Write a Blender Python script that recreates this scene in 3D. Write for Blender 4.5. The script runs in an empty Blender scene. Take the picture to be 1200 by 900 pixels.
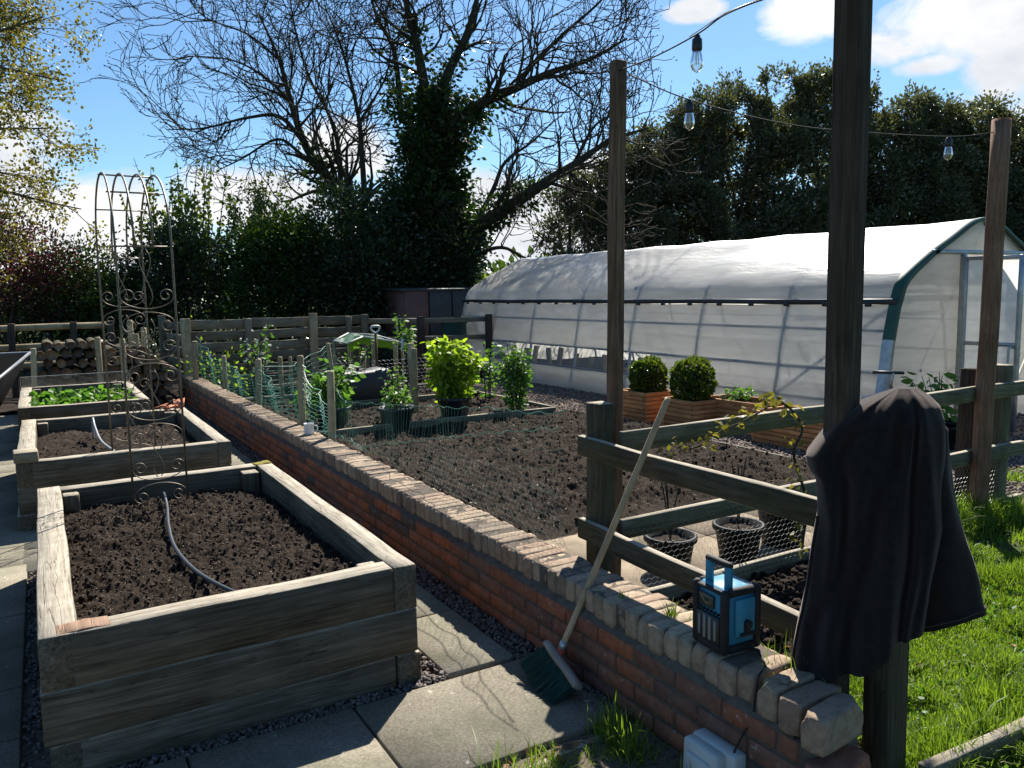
import bpy, bmesh, math, random
import numpy as np
from mathutils import Vector, Matrix
from mathutils import noise as mnoise
R = math.radians
random.seed(7)
rng = np.random.default_rng(11)
scene = bpy.context.scene
COL = scene.collection
PI = math.pi

# ------------------------------------------------------------------ camera
F = 930.0; PITCH = R(6.6); ROLL = R(1.0); PHI = R(30.6); CH = 1.6
fwd = np.array([math.sin(PHI)*math.cos(PITCH), math.cos(PHI)*math.cos(PITCH), -math.sin(PITCH)])
right0 = np.array([math.cos(PHI), -math.sin(PHI), 0.0]); up0 = np.cross(right0, fwd)
cright = right0*math.cos(ROLL)-up0*math.sin(ROLL); cup = up0*math.cos(ROLL)+right0*math.sin(ROLL)
CP = np.array([0, 0, CH])
def ray(px, py): return fwd+cright*(px-600)/F-cup*(py-450)/F
def at(px, py, d): return CP+ray(px, py)*d           # a point d metres away along the view axis
def ony(px, py, y): r = ray(px, py); return CP+r*(y/r[1])
def onx(px, py, x): r = ray(px, py); return CP+r*(x/r[0])
def onz(px, py, z=0.0): r = ray(px, py); return CP+r*((z-CH)/r[2])
cam = bpy.data.cameras.new('camera'); co = bpy.data.objects.new('camera', cam); COL.objects.link(co)
m3 = Matrix((cright, cup, -fwd)).transposed()
co.matrix_world = Matrix.Translation(CP) @ m3.to_4x4()
cam.sensor_fit = 'HORIZONTAL'; cam.sensor_width = 36; cam.lens = 36*F/1200
cam.clip_start = 0.05; cam.clip_end = 2000
scene.camera = co

# ------------------------------------------------------------------ object helpers
WLOC = {}
def tag(o, label, cat, group=None):
    o['label'] = label; o['category'] = cat
    if group: o['group'] = group
    return o
def thing(name, label, cat, loc=(0, 0, 0), group=None):
    o = bpy.data.objects.new(name, None); COL.objects.link(o); o.location = loc
    o.empty_display_size = 0.1
    WLOC[o.name] = np.array(loc, float)
    return tag(o, label, cat, group)

class MB:
    def __init__(s): s.v = []; s.f = []; s.n = 0
    def add(s, verts, faces):
        verts = np.asarray(verts, float).reshape(-1, 3)
        n = s.n; s.v.append(verts); s.n += len(verts)
        s.f.extend([tuple(i+n for i in f) for f in faces])
    def addq(s, verts, quads):
        """numpy faces array (N,k)"""
        verts = np.asarray(verts, float).reshape(-1, 3)
        n = s.n; s.v.append(verts); s.n += len(verts)
        s.f.extend(map(tuple, (np.asarray(quads)+n).tolist()))
    def build(s, name, mat, parent=None, smooth=False, label=None):
        V = np.concatenate(s.v) if s.v else np.zeros((0, 3))
        if parent is not None: o0 = WLOC[parent.name]
        else: o0 = np.array([(V[:, 0].min()+V[:, 0].max())/2, (V[:, 1].min()+V[:, 1].max())/2, V[:, 2].min()])
        me = bpy.data.meshes.new(name)
        V = (V-o0).astype(np.float32)
        nf = len(s.f)
        lens = np.fromiter((len(f) for f in s.f), np.int32, nf)
        flat = np.fromiter((i for f in s.f for i in f), np.int32, int(lens.sum()))
        me.vertices.add(len(V)); me.vertices.foreach_set('co', V.ravel())
        me.loops.add(len(flat)); me.loops.foreach_set('vertex_index', flat)
        me.polygons.add(nf)
        me.polygons.foreach_set('loop_start', np.concatenate([[0], np.cumsum(lens)[:-1]]).astype(np.int32))
        me.polygons.foreach_set('loop_total', lens)
        if smooth: me.polygons.foreach_set('use_smooth', np.ones(nf, bool))
        me.update(calc_edges=True); me.validate()
        me.materials.append(mat)
        o = bpy.data.objects.new(name, me); COL.objects.link(o)
        if parent is not None: o.parent = parent
        else: o.location = o0
        WLOC[o.name] = o0
        if label: o['label'] = label
        return o
def struct(o): o['kind'] = 'structure'; return o
def stuff(o): o['kind'] = 'stuff'; return o

def rotz(a): c, s_ = math.cos(a), math.sin(a); return np.array([[c, -s_, 0], [s_, c, 0], [0, 0, 1.0]])
def rotx(a): c, s_ = math.cos(a), math.sin(a); return np.array([[1, 0, 0], [0, c, -s_], [0, s_, c]])
def roty(a): c, s_ = math.cos(a), math.sin(a); return np.array([[c, 0, s_], [0, 1, 0], [-s_, 0, c]])

def board(mb, c, size, rot=None, seg=1, jit=0.0, ch=0.006, sag=0.0):
    """chamfered timber: centre c, size (x,y,z), rings along its longest axis"""
    size = np.array(size, float); ax = int(np.argmax(size)); a, b = [(1, 2), (0, 2), (0, 1)][ax]
    L, w, h = size[ax], size[a]/2, size[b]/2
    ch = min(ch, w*.6, h*.6)
    sec = np.array([(-w+ch, -h), (w-ch, -h), (w, -h+ch), (w, h-ch), (w-ch, h), (-w+ch, h), (-w, h-ch), (-w, -h+ch)])
    ts = [-L/2, -L/2+ch]+list(np.linspace(-L/2, L/2, seg+1)[1:-1])+[L/2-ch, L/2]
    sc = [1-ch/w*.9]+[1]*(len(ts)-2)+[1-ch/w*.9]
    sc2 = [1-ch/h*.9]+[1]*(len(ts)-2)+[1-ch/h*.9]
    V = []
    for i, t in enumerate(ts):
        p = np.zeros((8, 3)); p[:, ax] = t; p[:, a] = sec[:, 0]*sc[i]; p[:, b] = sec[:, 1]*sc2[i]
        if jit:
            p += rng.normal(0, jit*.35, (8, 3))
            p[:, a] += jit*math.sin(i*1.3+c[0]*7); p[:, b] += jit*math.cos(i*.9+c[1]*5)
        if sag: p[:, 2] -= sag*(1-(2*t/L)**2)
        V.append(p)
    V = np.concatenate(V)
    if rot is not None: V = V@np.asarray(rot).T
    V = V+np.asarray(c)
    fs = []
    flip = (ax == 1)
    for i in range(len(ts)-1):
        for k in range(8):
            q = (i*8+k, i*8+(k+1) % 8, (i+1)*8+(k+1) % 8, (i+1)*8+k)
            fs.append(q[::-1] if not flip else q)
    n = len(ts)
    e0 = tuple(range(8)); e1 = tuple((n-1)*8+k for k in range(7, -1, -1))
    if flip: e0 = e0[::-1]; e1 = e1[::-1]
    fs += [e0, e1]
    # orient outward: flip all if the first side face points inward
    mb.add(V, fs)

def roughbrick(mb, c, size, rot=None, rough=.003, chip=.010, n=(9, 4, 5)):
    """weathered brick: a finely divided box with worn edges and chipped corners"""
    h = np.array(size)/2; seed = rng.uniform(0, 90, 3); ch = np.where(rng.random(8) < .3, rng.uniform(.4, 1.6, 8), .25)
    VV = []; QQ = []; cnt = 0
    for ax in range(3):
        a, b_ = [k for k in range(3) if k != ax]
        for sg in (-1, 1):
            u, w = np.meshgrid(np.linspace(-1, 1, n[a]), np.linspace(-1, 1, n[b_])); P = np.zeros(u.shape+(3,)); P[..., a] = u*h[a]; P[..., b_] = w*h[b_]; P[..., ax] = sg*h[ax]
            P = P.reshape(-1, 3)
            e = np.sort(h-np.abs(P), axis=1); near = np.exp(-e[:, 1]/.012)           # distance to the nearest edge
            P *= 1-(near*.0004/h.min())[:, None]*.9
            for k, sgn in enumerate([(x, y, z) for x in (-1, 1) for y in (-1, 1) for z in (-1, 1)]):
                d = np.linalg.norm(P-h*np.array(sgn), axis=1); P -= np.array(sgn)*(chip*ch[k]*np.exp(-(d/.022)**2))[:, None]
            nz = np.array([mnoise.noise_vector(Vector(q*38+seed)) for q in P])+.6*np.array([mnoise.noise_vector(Vector(q*95+seed)) for q in P])
            P = P+nz*rough
            if rot is not None: P = P@np.asarray(rot).T
            i = np.arange(len(P)).reshape(u.shape)+cnt; cnt += len(P); VV.append(P+np.asarray(c)); q = np.stack([i[:-1, :-1], i[:-1, 1:], i[1:, 1:], i[1:, :-1]], -1).reshape(-1, 4); QQ.append(q if (sg > 0) == (ax != 1) else q[:, ::-1])
    VV = np.concatenate(VV); _, fi, inv = np.unique(np.round(VV, 5), axis=0, return_index=True, return_inverse=True)
    mb.addq(VV[fi], inv.reshape(-1)[np.concatenate(QQ)])

def beam(mb, p0, p1, w, h, seg=1, jit=0.0, ch=0.006, twist=0.0):
    """board from p0 to p1, width w (horizontal), height h"""
    p0 = np.asarray(p0, float); p1 = np.asarray(p1, float)
    d = p1-p0; L = np.linalg.norm(d); d /= L
    up = np.array([0, 0, 1.0]) if abs(d[2]) < .9 else np.array([0, 1.0, 0])
    s_ = np.cross(d, up); s_ /= np.linalg.norm(s_); u = np.cross(s_, d)
    M = np.stack([d, s_, u], 1)
    if twist: M = M@rotx(twist)
    board(mb, (p0+p1)/2, (L, min(w, L*.99), min(h, L*.99)), M, seg, jit, ch)

def tube(mb, pts, r, n=6, cap=True):
    pts = np.asarray(pts, float); m = len(pts)
    r = np.full(m, r, float) if np.isscalar(r) else np.asarray(r, float)
    t = np.gradient(pts, axis=0); t /= (np.linalg.norm(t, axis=1)[:, None]+1e-12)
    ref = np.array([0, 0, 1.0]) if abs(t[0][2]) < .9 else np.array([1.0, 0, 0])
    V = np.zeros((m, n, 3)); an = np.arange(n)*2*PI/n
    for i in range(m):
        s_ = np.cross(t[i], ref); ln = np.linalg.norm(s_)
        if ln < 1e-6: ref = np.array([0, 1.0, .1]); s_ = np.cross(t[i], ref); ln = np.linalg.norm(s_)
        s_ /= ln; u = np.cross(s_, t[i]); ref = u
        V[i] = pts[i]+r[i]*(np.cos(an)[:, None]*s_+np.sin(an)[:, None]*u)
    fs = []
    for i in range(m-1):
        for k in range(n):
            fs.append((i*n+k, i*n+(k+1) % n, (i+1)*n+(k+1) % n, (i+1)*n+k))
    if cap: fs += [tuple(range(n-1, -1, -1)), tuple((m-1)*n+k for k in range(n))]
    mb.add(V.reshape(-1, 3), fs)

def lathe(mb, prof, c, n=20, rot=None):
    """prof list of (r,z); closed ends when r=0"""
    V = []; an = np.arange(n)*2*PI/n
    for r, z in prof: V.append(np.stack([r*np.cos(an), r*np.sin(an), np.full(n, z)], 1))
    V = np.concatenate(V)
    if rot is not None: V = V@np.asarray(rot).T
    fs = []
    for i in range(len(prof)-1):
        for k in range(n): fs.append((i*n+k, i*n+(k+1) % n, (i+1)*n+(k+1) % n, (i+1)*n+k))
    fs += [tuple(range(n-1, -1, -1)), tuple((len(prof)-1)*n+k for k in range(n))]
    mb.add(V+np.asarray(c), fs)

def wires(mb, A, B, r):
    """many thin straight wires, three-sided"""
    A = np.asarray(A, float); B = np.asarray(B, float); d = B-A
    d /= (np.linalg.norm(d, axis=1)[:, None]+1e-12)
    ref = np.where(np.abs(d[:, 2:3]) < .9, np.array([[0, 0, 1.0]]), np.array([[1.0, 0, 0]]))
    s_ = np.cross(d, ref); s_ /= np.linalg.norm(s_, axis=1)[:, None]; u = np.cross(s_, d)
    V = np.zeros((len(A), 6, 3))
    for k in range(3):
        o = r*(math.cos(k*2*PI/3)*s_+math.sin(k*2*PI/3)*u)
        V[:, k] = A+o; V[:, 3+k] = B+o
    q = np.array([[0, 1, 4, 3], [1, 2, 5, 4], [2, 0, 3, 5]])
    mb.addq(V.reshape(-1, 3), (np.arange(len(A))[:, None, None]*6+q[None]).reshape(-1, 4))

def scatter(mb, bv, bf, pos, scl, rots=None):
    """copies of a small base shape with random rotation as one mesh"""
    bv = np.asarray(bv); N = len(pos); k = len(bv)
    if rots is None:
        q = rng.normal(size=(N, 4)); q /= np.linalg.norm(q, axis=1)[:, None]
        w, x, y, z = q.T
        rots = np.stack([np.stack([1-2*(y*y+z*z), 2*(x*y-z*w), 2*(x*z+y*w)], -1), np.stack([2*(x*y+z*w), 1-2*(x*x+z*z), 2*(y*z-x*w)], -1), np.stack([2*(x*z-y*w), 2*(y*z+x*w), 1-2*(x*x+y*y)], -1)], 1)
    scl = np.asarray(scl, float)
    if scl.ndim == 1: scl = scl[:, None]*np.ones((1, 3))
    V = np.einsum('nij,nkj->nki', rots, bv[None]*scl[:, None, :])+np.asarray(pos)[:, None, :]
    bf = np.asarray(bf)
    mb.addq(V.reshape(-1, 3), (np.arange(N)[:, None, None]*k+bf[None]).reshape(-1, bf.shape[1]))

t_ = (1+5**.5)/2
ICO_V = np.array([(-1, t_, 0), (1, t_, 0), (-1, -t_, 0), (1, -t_, 0), (0, -1, t_), (0, 1, t_), (0, -1, -t_), (0, 1, -t_), (t_, 0, -1), (t_, 0, 1), (-t_, 0, -1), (-t_, 0, 1)])/1.902
ICO_F = np.array([(0, 11, 5), (0, 5, 1), (0, 1, 7), (0, 7, 10), (0, 10, 11), (1, 5, 9), (5, 11, 4), (11, 10, 2), (10, 7, 6), (7, 1, 8), (3, 9, 4), (3, 4, 2), (3, 2, 6), (3, 6, 8), (3, 8, 9), (4, 9, 5), (2, 4, 11), (6, 2, 10), (8, 6, 7), (9, 8, 1)])
def rocks(mb, pos, size, flat=.7, jit=.22):
    """a handful of differently dented stones scattered at pos"""
    pos = np.asarray(pos); size = np.asarray(size); idx = rng.integers(0, 6, len(pos))
    for k in range(6):
        bv = ICO_V*(1+rng.normal(0, jit, (12, 1)))*np.array([1, .85, flat]); s_ = idx == k
        if s_.any(): scatter(mb, bv, ICO_F, pos[s_], size[s_])

# a folded leaf: two quads along the midrib, pointing along +y, length 1
LEAF_V = np.array([(0, 0, 0), (.28, .35, .07), (.2, .75, .03), (0, 1, -.06), (-.2, .75, .03), (-.28, .35, .07), (0, .5, 0)])
LEAF_F = np.array([(0, 1, 2, 6), (6, 2, 3, 4), (0, 6, 4, 5)])
DIA_V = np.array([(0, 0, 0), (.3, .5, .06), (0, 1, 0), (-.3, .5, .06)]); DIA_F = np.array([(0, 1, 2, 3)])
ROUND_V = np.array([(0, 0, 0), (.42, .3, .08), (.36, .8, .0), (0, 1, -.06), (-.36, .8, .0), (-.42, .3, .08)]); ROUND_F = np.array([(0, 1, 2, 3), (0, 3, 4, 5)])
def leaf_rots(dirs, droop=0.0):
    """orient +y of the leaf along dirs, rolled at random about it"""
    d = np.asarray(dirs, float); d = d/(np.linalg.norm(d, axis=1)[:, None]+1e-9)
    rnd = rng.normal(size=d.shape)
    x = np.cross(d, rnd); x /= (np.linalg.norm(x, axis=1)[:, None]+1e-9); z = np.cross(x, d)
    return np.stack([x, d, z], 2)
def leaves(mb, pos, dirs, size, kind='leaf'):
    bv, bf = dict(leaf=(LEAF_V, LEAF_F), dia=(DIA_V, DIA_F), round=(ROUND_V, ROUND_F))[kind]
    scatter(mb, bv, bf, pos, size, leaf_rots(dirs))

def vnoise(x, y, seed=0):
    x = np.asarray(x, float); y = np.asarray(y, float)
    xi = np.floor(x).astype(np.int64); yi = np.floor(y).astype(np.int64); fx = x-xi; fy = y-yi
    fx = fx*fx*(3-2*fx); fy = fy*fy*(3-2*fy)
    def h(a, b):
        n = (a*374761393+b*668265263+seed*974634777) & 0x7fffffff
        n = ((n ^ (n >> 13))*1274126177) & 0x7fffffff
        return ((n ^ (n >> 16)) & 0xffff)/65535.0
    return (h(xi, yi)*(1-fx)+h(xi+1, yi)*fx)*(1-fy)+(h(xi, yi+1)*(1-fx)+h(xi+1, yi+1)*fx)*fy
def fbm(x, y, seed=0, oct=4):
    s_ = 0; a = 1; tot = 0
    for k in range(oct): s_ = s_+a*vnoise(x*2**k, y*2**k, seed+k); tot += a; a *= .55
    return s_/tot
def gridpatch(mb, x0, x1, y0, y1, res, zf):
    nx = max(2, int((x1-x0)/res)+1); ny = max(2, int((y1-y0)/res)+1)
    X, Y = np.meshgrid(np.linspace(x0, x1, nx), np.linspace(y0, y1, ny))
    Z = zf(X, Y)
    V = np.stack([X, Y, Z], -1).reshape(-1, 3)
    i = np.arange(nx*ny).reshape(ny, nx)
    Q = np.stack([i[:-1, :-1], i[:-1, 1:], i[1:, 1:], i[1:, :-1]], -1).reshape(-1, 4)
    mb.addq(V, Q)
def slab(mb, x0, x1, y0, y1, z0, z1, ch=.006): board(mb, ((x0+x1)/2, (y0+y1)/2, (z0+z1)/2), (x1-x0, y1-y0, z1-z0), None, 2, 0, ch)
def bezier(p0, p1, p2, p3, n=12):
    t = np.linspace(0, 1, n)[:, None]; p0, p1, p2, p3 = map(np.asarray, (p0, p1, p2, p3))
    return (1-t)**3*p0+3*(1-t)**2*t*p1+3*(1-t)*t*t*p2+t**3*p3
def smooth_path(pts, n=8):
    """Catmull-Rom through pts"""
    P = [np.asarray(p, float) for p in pts]; P = [2*P[0]-P[1]]+P+[2*P[-1]-P[-2]]; out = []
    for i in range(1, len(P)-2):
        for k in range(n):
            t = k/n; a, b, c, d = P[i-1], P[i], P[i+1], P[i+2]
            out.append(.5*(2*b+(c-a)*t+(2*a-5*b+4*c-d)*t*t+(3*b-a-3*c+d)*t**3))
    out.append(P[-2]); return np.array(out)

# ------------------------------------------------------------------ materials
def newmat(name):
    m = bpy.data.materials.new(name); m.use_nodes = True; nt = m.node_tree; nt.nodes.clear()
    out = nt.nodes.new('ShaderNodeOutputMaterial'); return m, nt, out
class NT:
    def __init__(s, nt): s.nt = nt
    def n(s, typ, props=None, **ins):
        nd = s.nt.nodes.new('ShaderNode'+typ)
        for k, v in (props or {}).items(): setattr(nd, k, v)
        for k, v in ins.items(): s.set(nd, k.replace('_', ' '), v)
        return nd
    def set(s, nd, k, v):
        sock = nd.inputs[int(k)] if k.isdigit() else nd.inputs[k]
        if isinstance(v, bpy.types.NodeSocket): s.nt.links.new(v, sock)
        elif isinstance(v, (tuple, list)) and len(v) == 3 and sock.type == 'RGBA': sock.default_value = (*v, 1)
        else: sock.default_value = v
    def link(s, a, b): s.nt.links.new(a, b)
    def ramp(s, fac, stops):
        nd = s.nt.nodes.new('ShaderNodeValToRGB'); cr = nd.color_ramp
        while len(cr.elements) < len(stops): cr.elements.new(.5)
        for e, (p, c) in zip(cr.elements, stops): e.position = p; e.color = (*c, 1) if len(c) == 3 else c
        s.link(fac, nd.inputs[0]); return nd.outputs[0]
    def mix(s, fac, a, b, blend='MIX'):
        nd = s.nt.nodes.new('ShaderNodeMix'); nd.data_type = 'RGBA'; nd.blend_type = blend
        for i, v in ((0, fac), (6, a), (7, b)):
            if isinstance(v, bpy.types.NodeSocket): s.link(v, nd.inputs[i])
            else: nd.inputs[i].default_value = v if not isinstance(v, tuple) else (*v, 1)
        return nd.outputs[2]
    def math(s, op, a, b=None):
        nd = s.nt.nodes.new('ShaderNodeMath'); nd.operation = op
        for i, v in ((0, a), (1, b)):
            if v is None: continue
            if isinstance(v, bpy.types.NodeSocket): s.link(v, nd.inputs[i])
            else: nd.inputs[i].default_value = v
        return nd.outputs[0]
    def coord(s, scale=(1, 1, 1), kind='Object'):
        tc = s.nt.nodes.new('ShaderNodeTexCoord'); mp = s.nt.nodes.new('ShaderNodeMapping')
        s.link(tc.outputs[kind], mp.inputs[0]); mp.inputs['Scale'].default_value = scale; return mp.outputs[0]
    def noise(s, vec, scale, detail=4, rough=.6, dist=0):
        nd = s.n('TexNoise', None, Vector=vec, Scale=scale, Detail=detail, Roughness=rough, Distortion=dist); return nd.outputs[0]
    def island(s): return s.nt.nodes.new('ShaderNodeNewGeometry').outputs['Random Per Island']
    def bump(s, h, strength=.5, dist=.01): return s.n('Bump', None, Strength=strength, Distance=dist, Height=h).outputs[0]

def wood(name, dark, mid, light, axis='x', rough=.85, green=0.0, spread=.5, fine=1.0, cracks=.6, sunlit_bleach=0.0):
    m, nt, out = newmat(name); b = NT(nt)
    sc = {'x': (1.5, 34, 34), 'y': (34, 1.5, 34), 'z': (34, 34, 1.5)}[axis]
    isl = b.math('FRACT', b.math('ADD', b.island(), nt.nodes.new('ShaderNodeObjectInfo').outputs['Random'])); off = b.math('MULTIPLY', isl, 37.0)
    tc = nt.nodes.new('ShaderNodeTexCoord')
    add = b.n('VectorMath', {'operation': 'ADD'}); b.link(tc.outputs['Object'], add.inputs[0])
    cmb = b.n('CombineXYZ', None, X=off, Y=off, Z=off); b.link(cmb.outputs[0], add.inputs[1])
    mp = b.n('Mapping', None); b.link(add.outputs[0], mp.inputs[0]); mp.inputs['Scale'].default_value = sc
    g = b.noise(mp.outputs[0], 2.0*fine, 9, .72, .5); big = b.noise(add.outputs[0], 3.5, 3, .6)
    col = b.ramp(g, [(.25, dark), (.5, mid), (.75, light)])
    blot = b.ramp(big, [(.3, (.68, .66, .63)), (.65, (1.12, 1.12, 1.12))])
    col = b.mix(1.0, col, blot, 'MULTIPLY')
    br = b.math('ADD', b.math('MULTIPLY', isl, spread), 1-spread/2)
    hs = b.n('HueSaturation', None, Value=br, Color=col); col = hs.outputs[0]
    if green:
        gm = b.ramp(b.noise(add.outputs[0], 6, 5, .7), [(.42, (0, 0, 0)), (.62, (1, 1, 1))])
        col = b.mix(b.math('MULTIPLY', gm, green), col, (.07, .1, .035))
    if sunlit_bleach:      # upper faces weather-bleached, with sunlit brightness also put into their colour
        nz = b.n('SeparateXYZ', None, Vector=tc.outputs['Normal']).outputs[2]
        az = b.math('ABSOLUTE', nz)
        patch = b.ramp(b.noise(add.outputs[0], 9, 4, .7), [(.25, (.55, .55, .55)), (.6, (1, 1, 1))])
        fac = b.math('MULTIPLY', b.math('MULTIPLY', b.ramp(az, [(.5, (0, 0, 0)), (.85, (1, 1, 1))]), patch), sunlit_bleach)
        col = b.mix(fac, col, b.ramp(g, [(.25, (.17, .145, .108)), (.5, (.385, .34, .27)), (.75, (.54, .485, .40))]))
    cr = b.ramp(b.noise(mp.outputs[0], .55, 3, .55, .8), [(.485, (1, 1, 1)), (.5, (0, 0, 0)), (.515, (1, 1, 1))])
    col = b.mix(cracks, col, b.mix(1.0, col, b.ramp(cr, [(0, (.3, .28, .26)), (.6, (1, 1, 1))]), 'MULTIPLY'))
    h = b.math('ADD', b.math('MULTIPLY', g, .6), b.math('MULTIPLY', cr, .5*cracks))
    bs = b.n('BsdfPrincipled', None, Base_Color=col, Roughness=rough, Normal=b.bump(h, .7, .006))
    bs.inputs['Specular IOR Level'].default_value = .12
    b.link(bs.outputs[0], out.inputs[0]); return m

def plain(name, col, rough=.6, metal=0.0, var=.25, scale=8, bump=.0, spec=.5, bscale=60, col2=None, isl=0.0):
    m, nt, out = newmat(name); b = NT(nt)
    v = b.coord(); n1 = b.noise(v, scale, 5, .6)
    c2 = col2 or tuple(x*(1-var) for x in col)
    c = b.ramp(n1, [(.3, c2), (.7, col)])
    if isl:
        c = b.n('HueSaturation', None, Value=b.math('ADD', b.math('MULTIPLY', b.island(), isl), 1-isl/2), Color=c).outputs[0]
    bs = b.n('BsdfPrincipled', None, Base_Color=c, Roughness=rough, Metallic=metal)
    bs.inputs['Specular IOR Level'].default_value = spec
    if bump: b.link(b.bump(b.noise(v, bscale, 4, .6), bump, .004), bs.inputs['Normal'])
    b.link(bs.outputs[0], out.inputs[0]); return m

def leafmat(name, c1, c2, trans=.45, rough=.5, tint=(1.15, 1.25, .5), spec=.35):
    m, nt, out = newmat(name); b = NT(nt)
    isl = b.island(); c = b.ramp(isl, [(0, c1), (1, c2)])
    bs = b.n('BsdfPrincipled', None, Base_Color=c, Roughness=rough); bs.inputs['Specular IOR Level'].default_value = spec
    tcol = b.mix(1.0, c, tint, 'MULTIPLY')
    tr = b.n('BsdfTranslucent', None, Color=tcol)
    mx = b.n('MixShader', None, Fac=trans); b.link(bs.outputs[0], mx.inputs[1]); b.link(tr.outputs[0], mx.inputs[2])
    b.link(mx.outputs[0], out.inputs[0]); return m

M = {}
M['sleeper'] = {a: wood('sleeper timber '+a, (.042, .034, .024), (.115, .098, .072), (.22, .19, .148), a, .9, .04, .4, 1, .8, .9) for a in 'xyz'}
M['fence_algae_shade'] = {a: wood('algae and shade dark fence timber '+a, (.03, .024, .016), (.075, .063, .044), (.15, .128, .095), a, .9, .2, .25, 1, .6, .9) for a in 'xyz'}  # darker than the other fence timber: algae, plus shade put into the colour
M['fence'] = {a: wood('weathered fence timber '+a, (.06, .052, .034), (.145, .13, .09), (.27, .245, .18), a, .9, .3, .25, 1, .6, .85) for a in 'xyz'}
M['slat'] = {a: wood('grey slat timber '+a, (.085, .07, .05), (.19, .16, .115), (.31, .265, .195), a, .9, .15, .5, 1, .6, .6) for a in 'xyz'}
M['tallpost'] = wood('brown post timber', (.06, .034, .022), (.15, .092, .06), (.3, .2, .135), 'z', .85, 0, .2)
M['darkpost'] = wood('dark stained post timber', (.03, .022, .017), (.07, .052, .04), (.14, .105, .08), 'z', .85, 0, .2)
M['roundpost'] = wood('red brown round post', (.09, .047, .031), (.2, .11, .07), (.3, .18, .12), 'z', .8, 0, .2)
M['stake'] = wood('pale stake timber', (.22, .17, .10), (.38, .31, .19), (.5, .43, .29), 'z', .85, .1, .35)
M['cedar'] = {a: wood('cedar planter timber '+a, (.3, .13, .05), (.46, .21, .085), (.6, .31, .14), a, .7, 0, .4, 1.0, .2) for a in 'xyz'}
M['bark'] = wood('bark', (.035, .028, .02), (.085, .07, .05), (.16, .135, .1), 'z', .95, .2, .1)
M['bark_pale'] = wood('bark ash', (.02, .017, .013), (.05, .042, .033), (.1, .085, .068), 'z', .95, .15, .1)
M['handle'] = wood('broom handle wood', (.3, .2, .11), (.46, .33, .2), (.55, .42, .27), 'z', .6, 0, .1, 1, .2)
M['broomhead'] = wood('broom head wood', (.2, .15, .12), (.36, .3, .25), (.45, .38, .33), 'y', .6, 0, .1, 1, .2)
M['blackplastic'] = plain('black plastic', (.02, .021, .023), .45, 0, .3, 12)
M['pot'] = plain('black pot plastic', (.009, .0095, .011), .6, 0, .4, 9, .1, .2)
M['bluepot'] = plain('blue black pot plastic', (.018, .03, .042), .5, 0, .4, 9, .1)
M['bluegrey'] = plain('radio blue plastic', (.04, .23, .36), .5, 0, .3, 20, .0, .3)
M['rubber'] = plain('black rubber', (.012, .012, .013), .75, 0, .4, 14, .2)
M['greyplastic'] = plain('pale grey plastic', (.5, .53, .5), .45, 0, .15, 6, .05)
M['galv'] = plain('galvanised steel', (.42, .44, .46), .4, .85, .3, 14, .05)
M['alu'] = plain('dull aluminium', (.5, .52, .54), .45, .7, .2, 10)
M['wire'] = plain('galvanised wire', (.4, .42, .4), .45, .75, .3, 10)
M['oldwire'] = plain('dull wire', (.17, .17, .155), .6, .4, .3, 10)
M['greenwire'] = plain('green coated wire', (.12, .3, .22), .45, 0, .3, 10)
M['greennet'] = plain('green plastic net', (.05, .26, .19), .45, 0, .3, 10)
M['trellis'] = plain('weathered trellis metal', (.2, .165, .12), .5, .55, .5, 25, .2)
M['soil'] = plain('dark soil', (.065, .046, .035), .95, 0, .6, 40, .9, .1, 260, (.018, .013, .010))
def soilmat(name):
    m, nt, out = newmat(name); b = NT(nt); v = b.coord()
    c = b.ramp(b.noise(v, 120, 6, .7), [(.3, (.016, .0122, .0102)), (.55, (.040, .030, .0235)), (.75, (.092, .071, .056))])
    c = b.mix(1.0, c, b.ramp(b.noise(v, 3.0, 4, .6), [(.35, (.6, .57, .55)), (.65, (1.15, 1.12, 1.08))]), 'MULTIPLY')
    fl = b.ramp(b.noise(v, 150, 1, .5), [(.70, (0, 0, 0)), (.73, (1, 1, 1))]); c = b.mix(b.math('MULTIPLY', fl, .6), c, (.34, .28, .21))
    bs = b.n('BsdfPrincipled', None, Base_Color=c, Roughness=.95, Normal=b.bump(b.noise(v, 170, 6, .75), 1.0, .008)); bs.inputs['Specular IOR Level'].default_value = .08
    b.link(bs.outputs[0], out.inputs[0]); return m
M['soil'] = soilmat('tilled soil')
M['clod'] = plain('soil crumbs', (.07, .05, .038), .95, 0, .6, 90, .5, .1, 300, (.02, .015, .012), .6)
M['straw'] = plain('pale straw bits', (.42, .36, .27), .9, 0, .4, 50, 0, .1, 60, None, .5)
M['mortar'] = plain('mortar', (.15, .125, .1), .95, 0, .5, 25, .6, .1, 140)
M['terracotta'] = plain('terracotta', (.5, .17, .08), .85, 0, .3, 20, .2)
M['deadleaf'] = leafmat('dead leaf', (.2, .1, .05), (.36, .22, .12), .25, .8, (1.1, .9, .7))
M['whitetin'] = plain('white enamel', (.72, .74, .76), .35, 0, .15, 10)
M['rust'] = plain('shed brown paint', (.16, .075, .06), .7, 0, .3, 3, .1)
M['shed2'] = plain('shed dark panel', (.05, .05, .05), .6, 0, .4, 3, .1)
M['tank'] = plain('green water tank plastic', (.03, .09, .085), .45, 0, .3, 4)
M['greensheet'] = plain('dark green plastic sheet', (.03, .11, .06), .4, 0, .3, 5)
M['string'] = plain('pale string', (.6, .6, .55), .8)
M['hosegrey'] = plain('grey hose', (.028, .035, .042), .45, 0, .2, 20)
M['hosewhite'] = plain('pale hose', (.3, .31, .31), .4, 0, .1, 20)
M['screen'] = plain('radio screen', (.045, .05, .04), .15)
M['red'] = plain('red socket plastic', (.5, .07, .035), .5)
M['gtape'] = plain('green edge tape', (.014, .08, .055), .5, 0, .4, 6)
M['path'] = None

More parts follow.
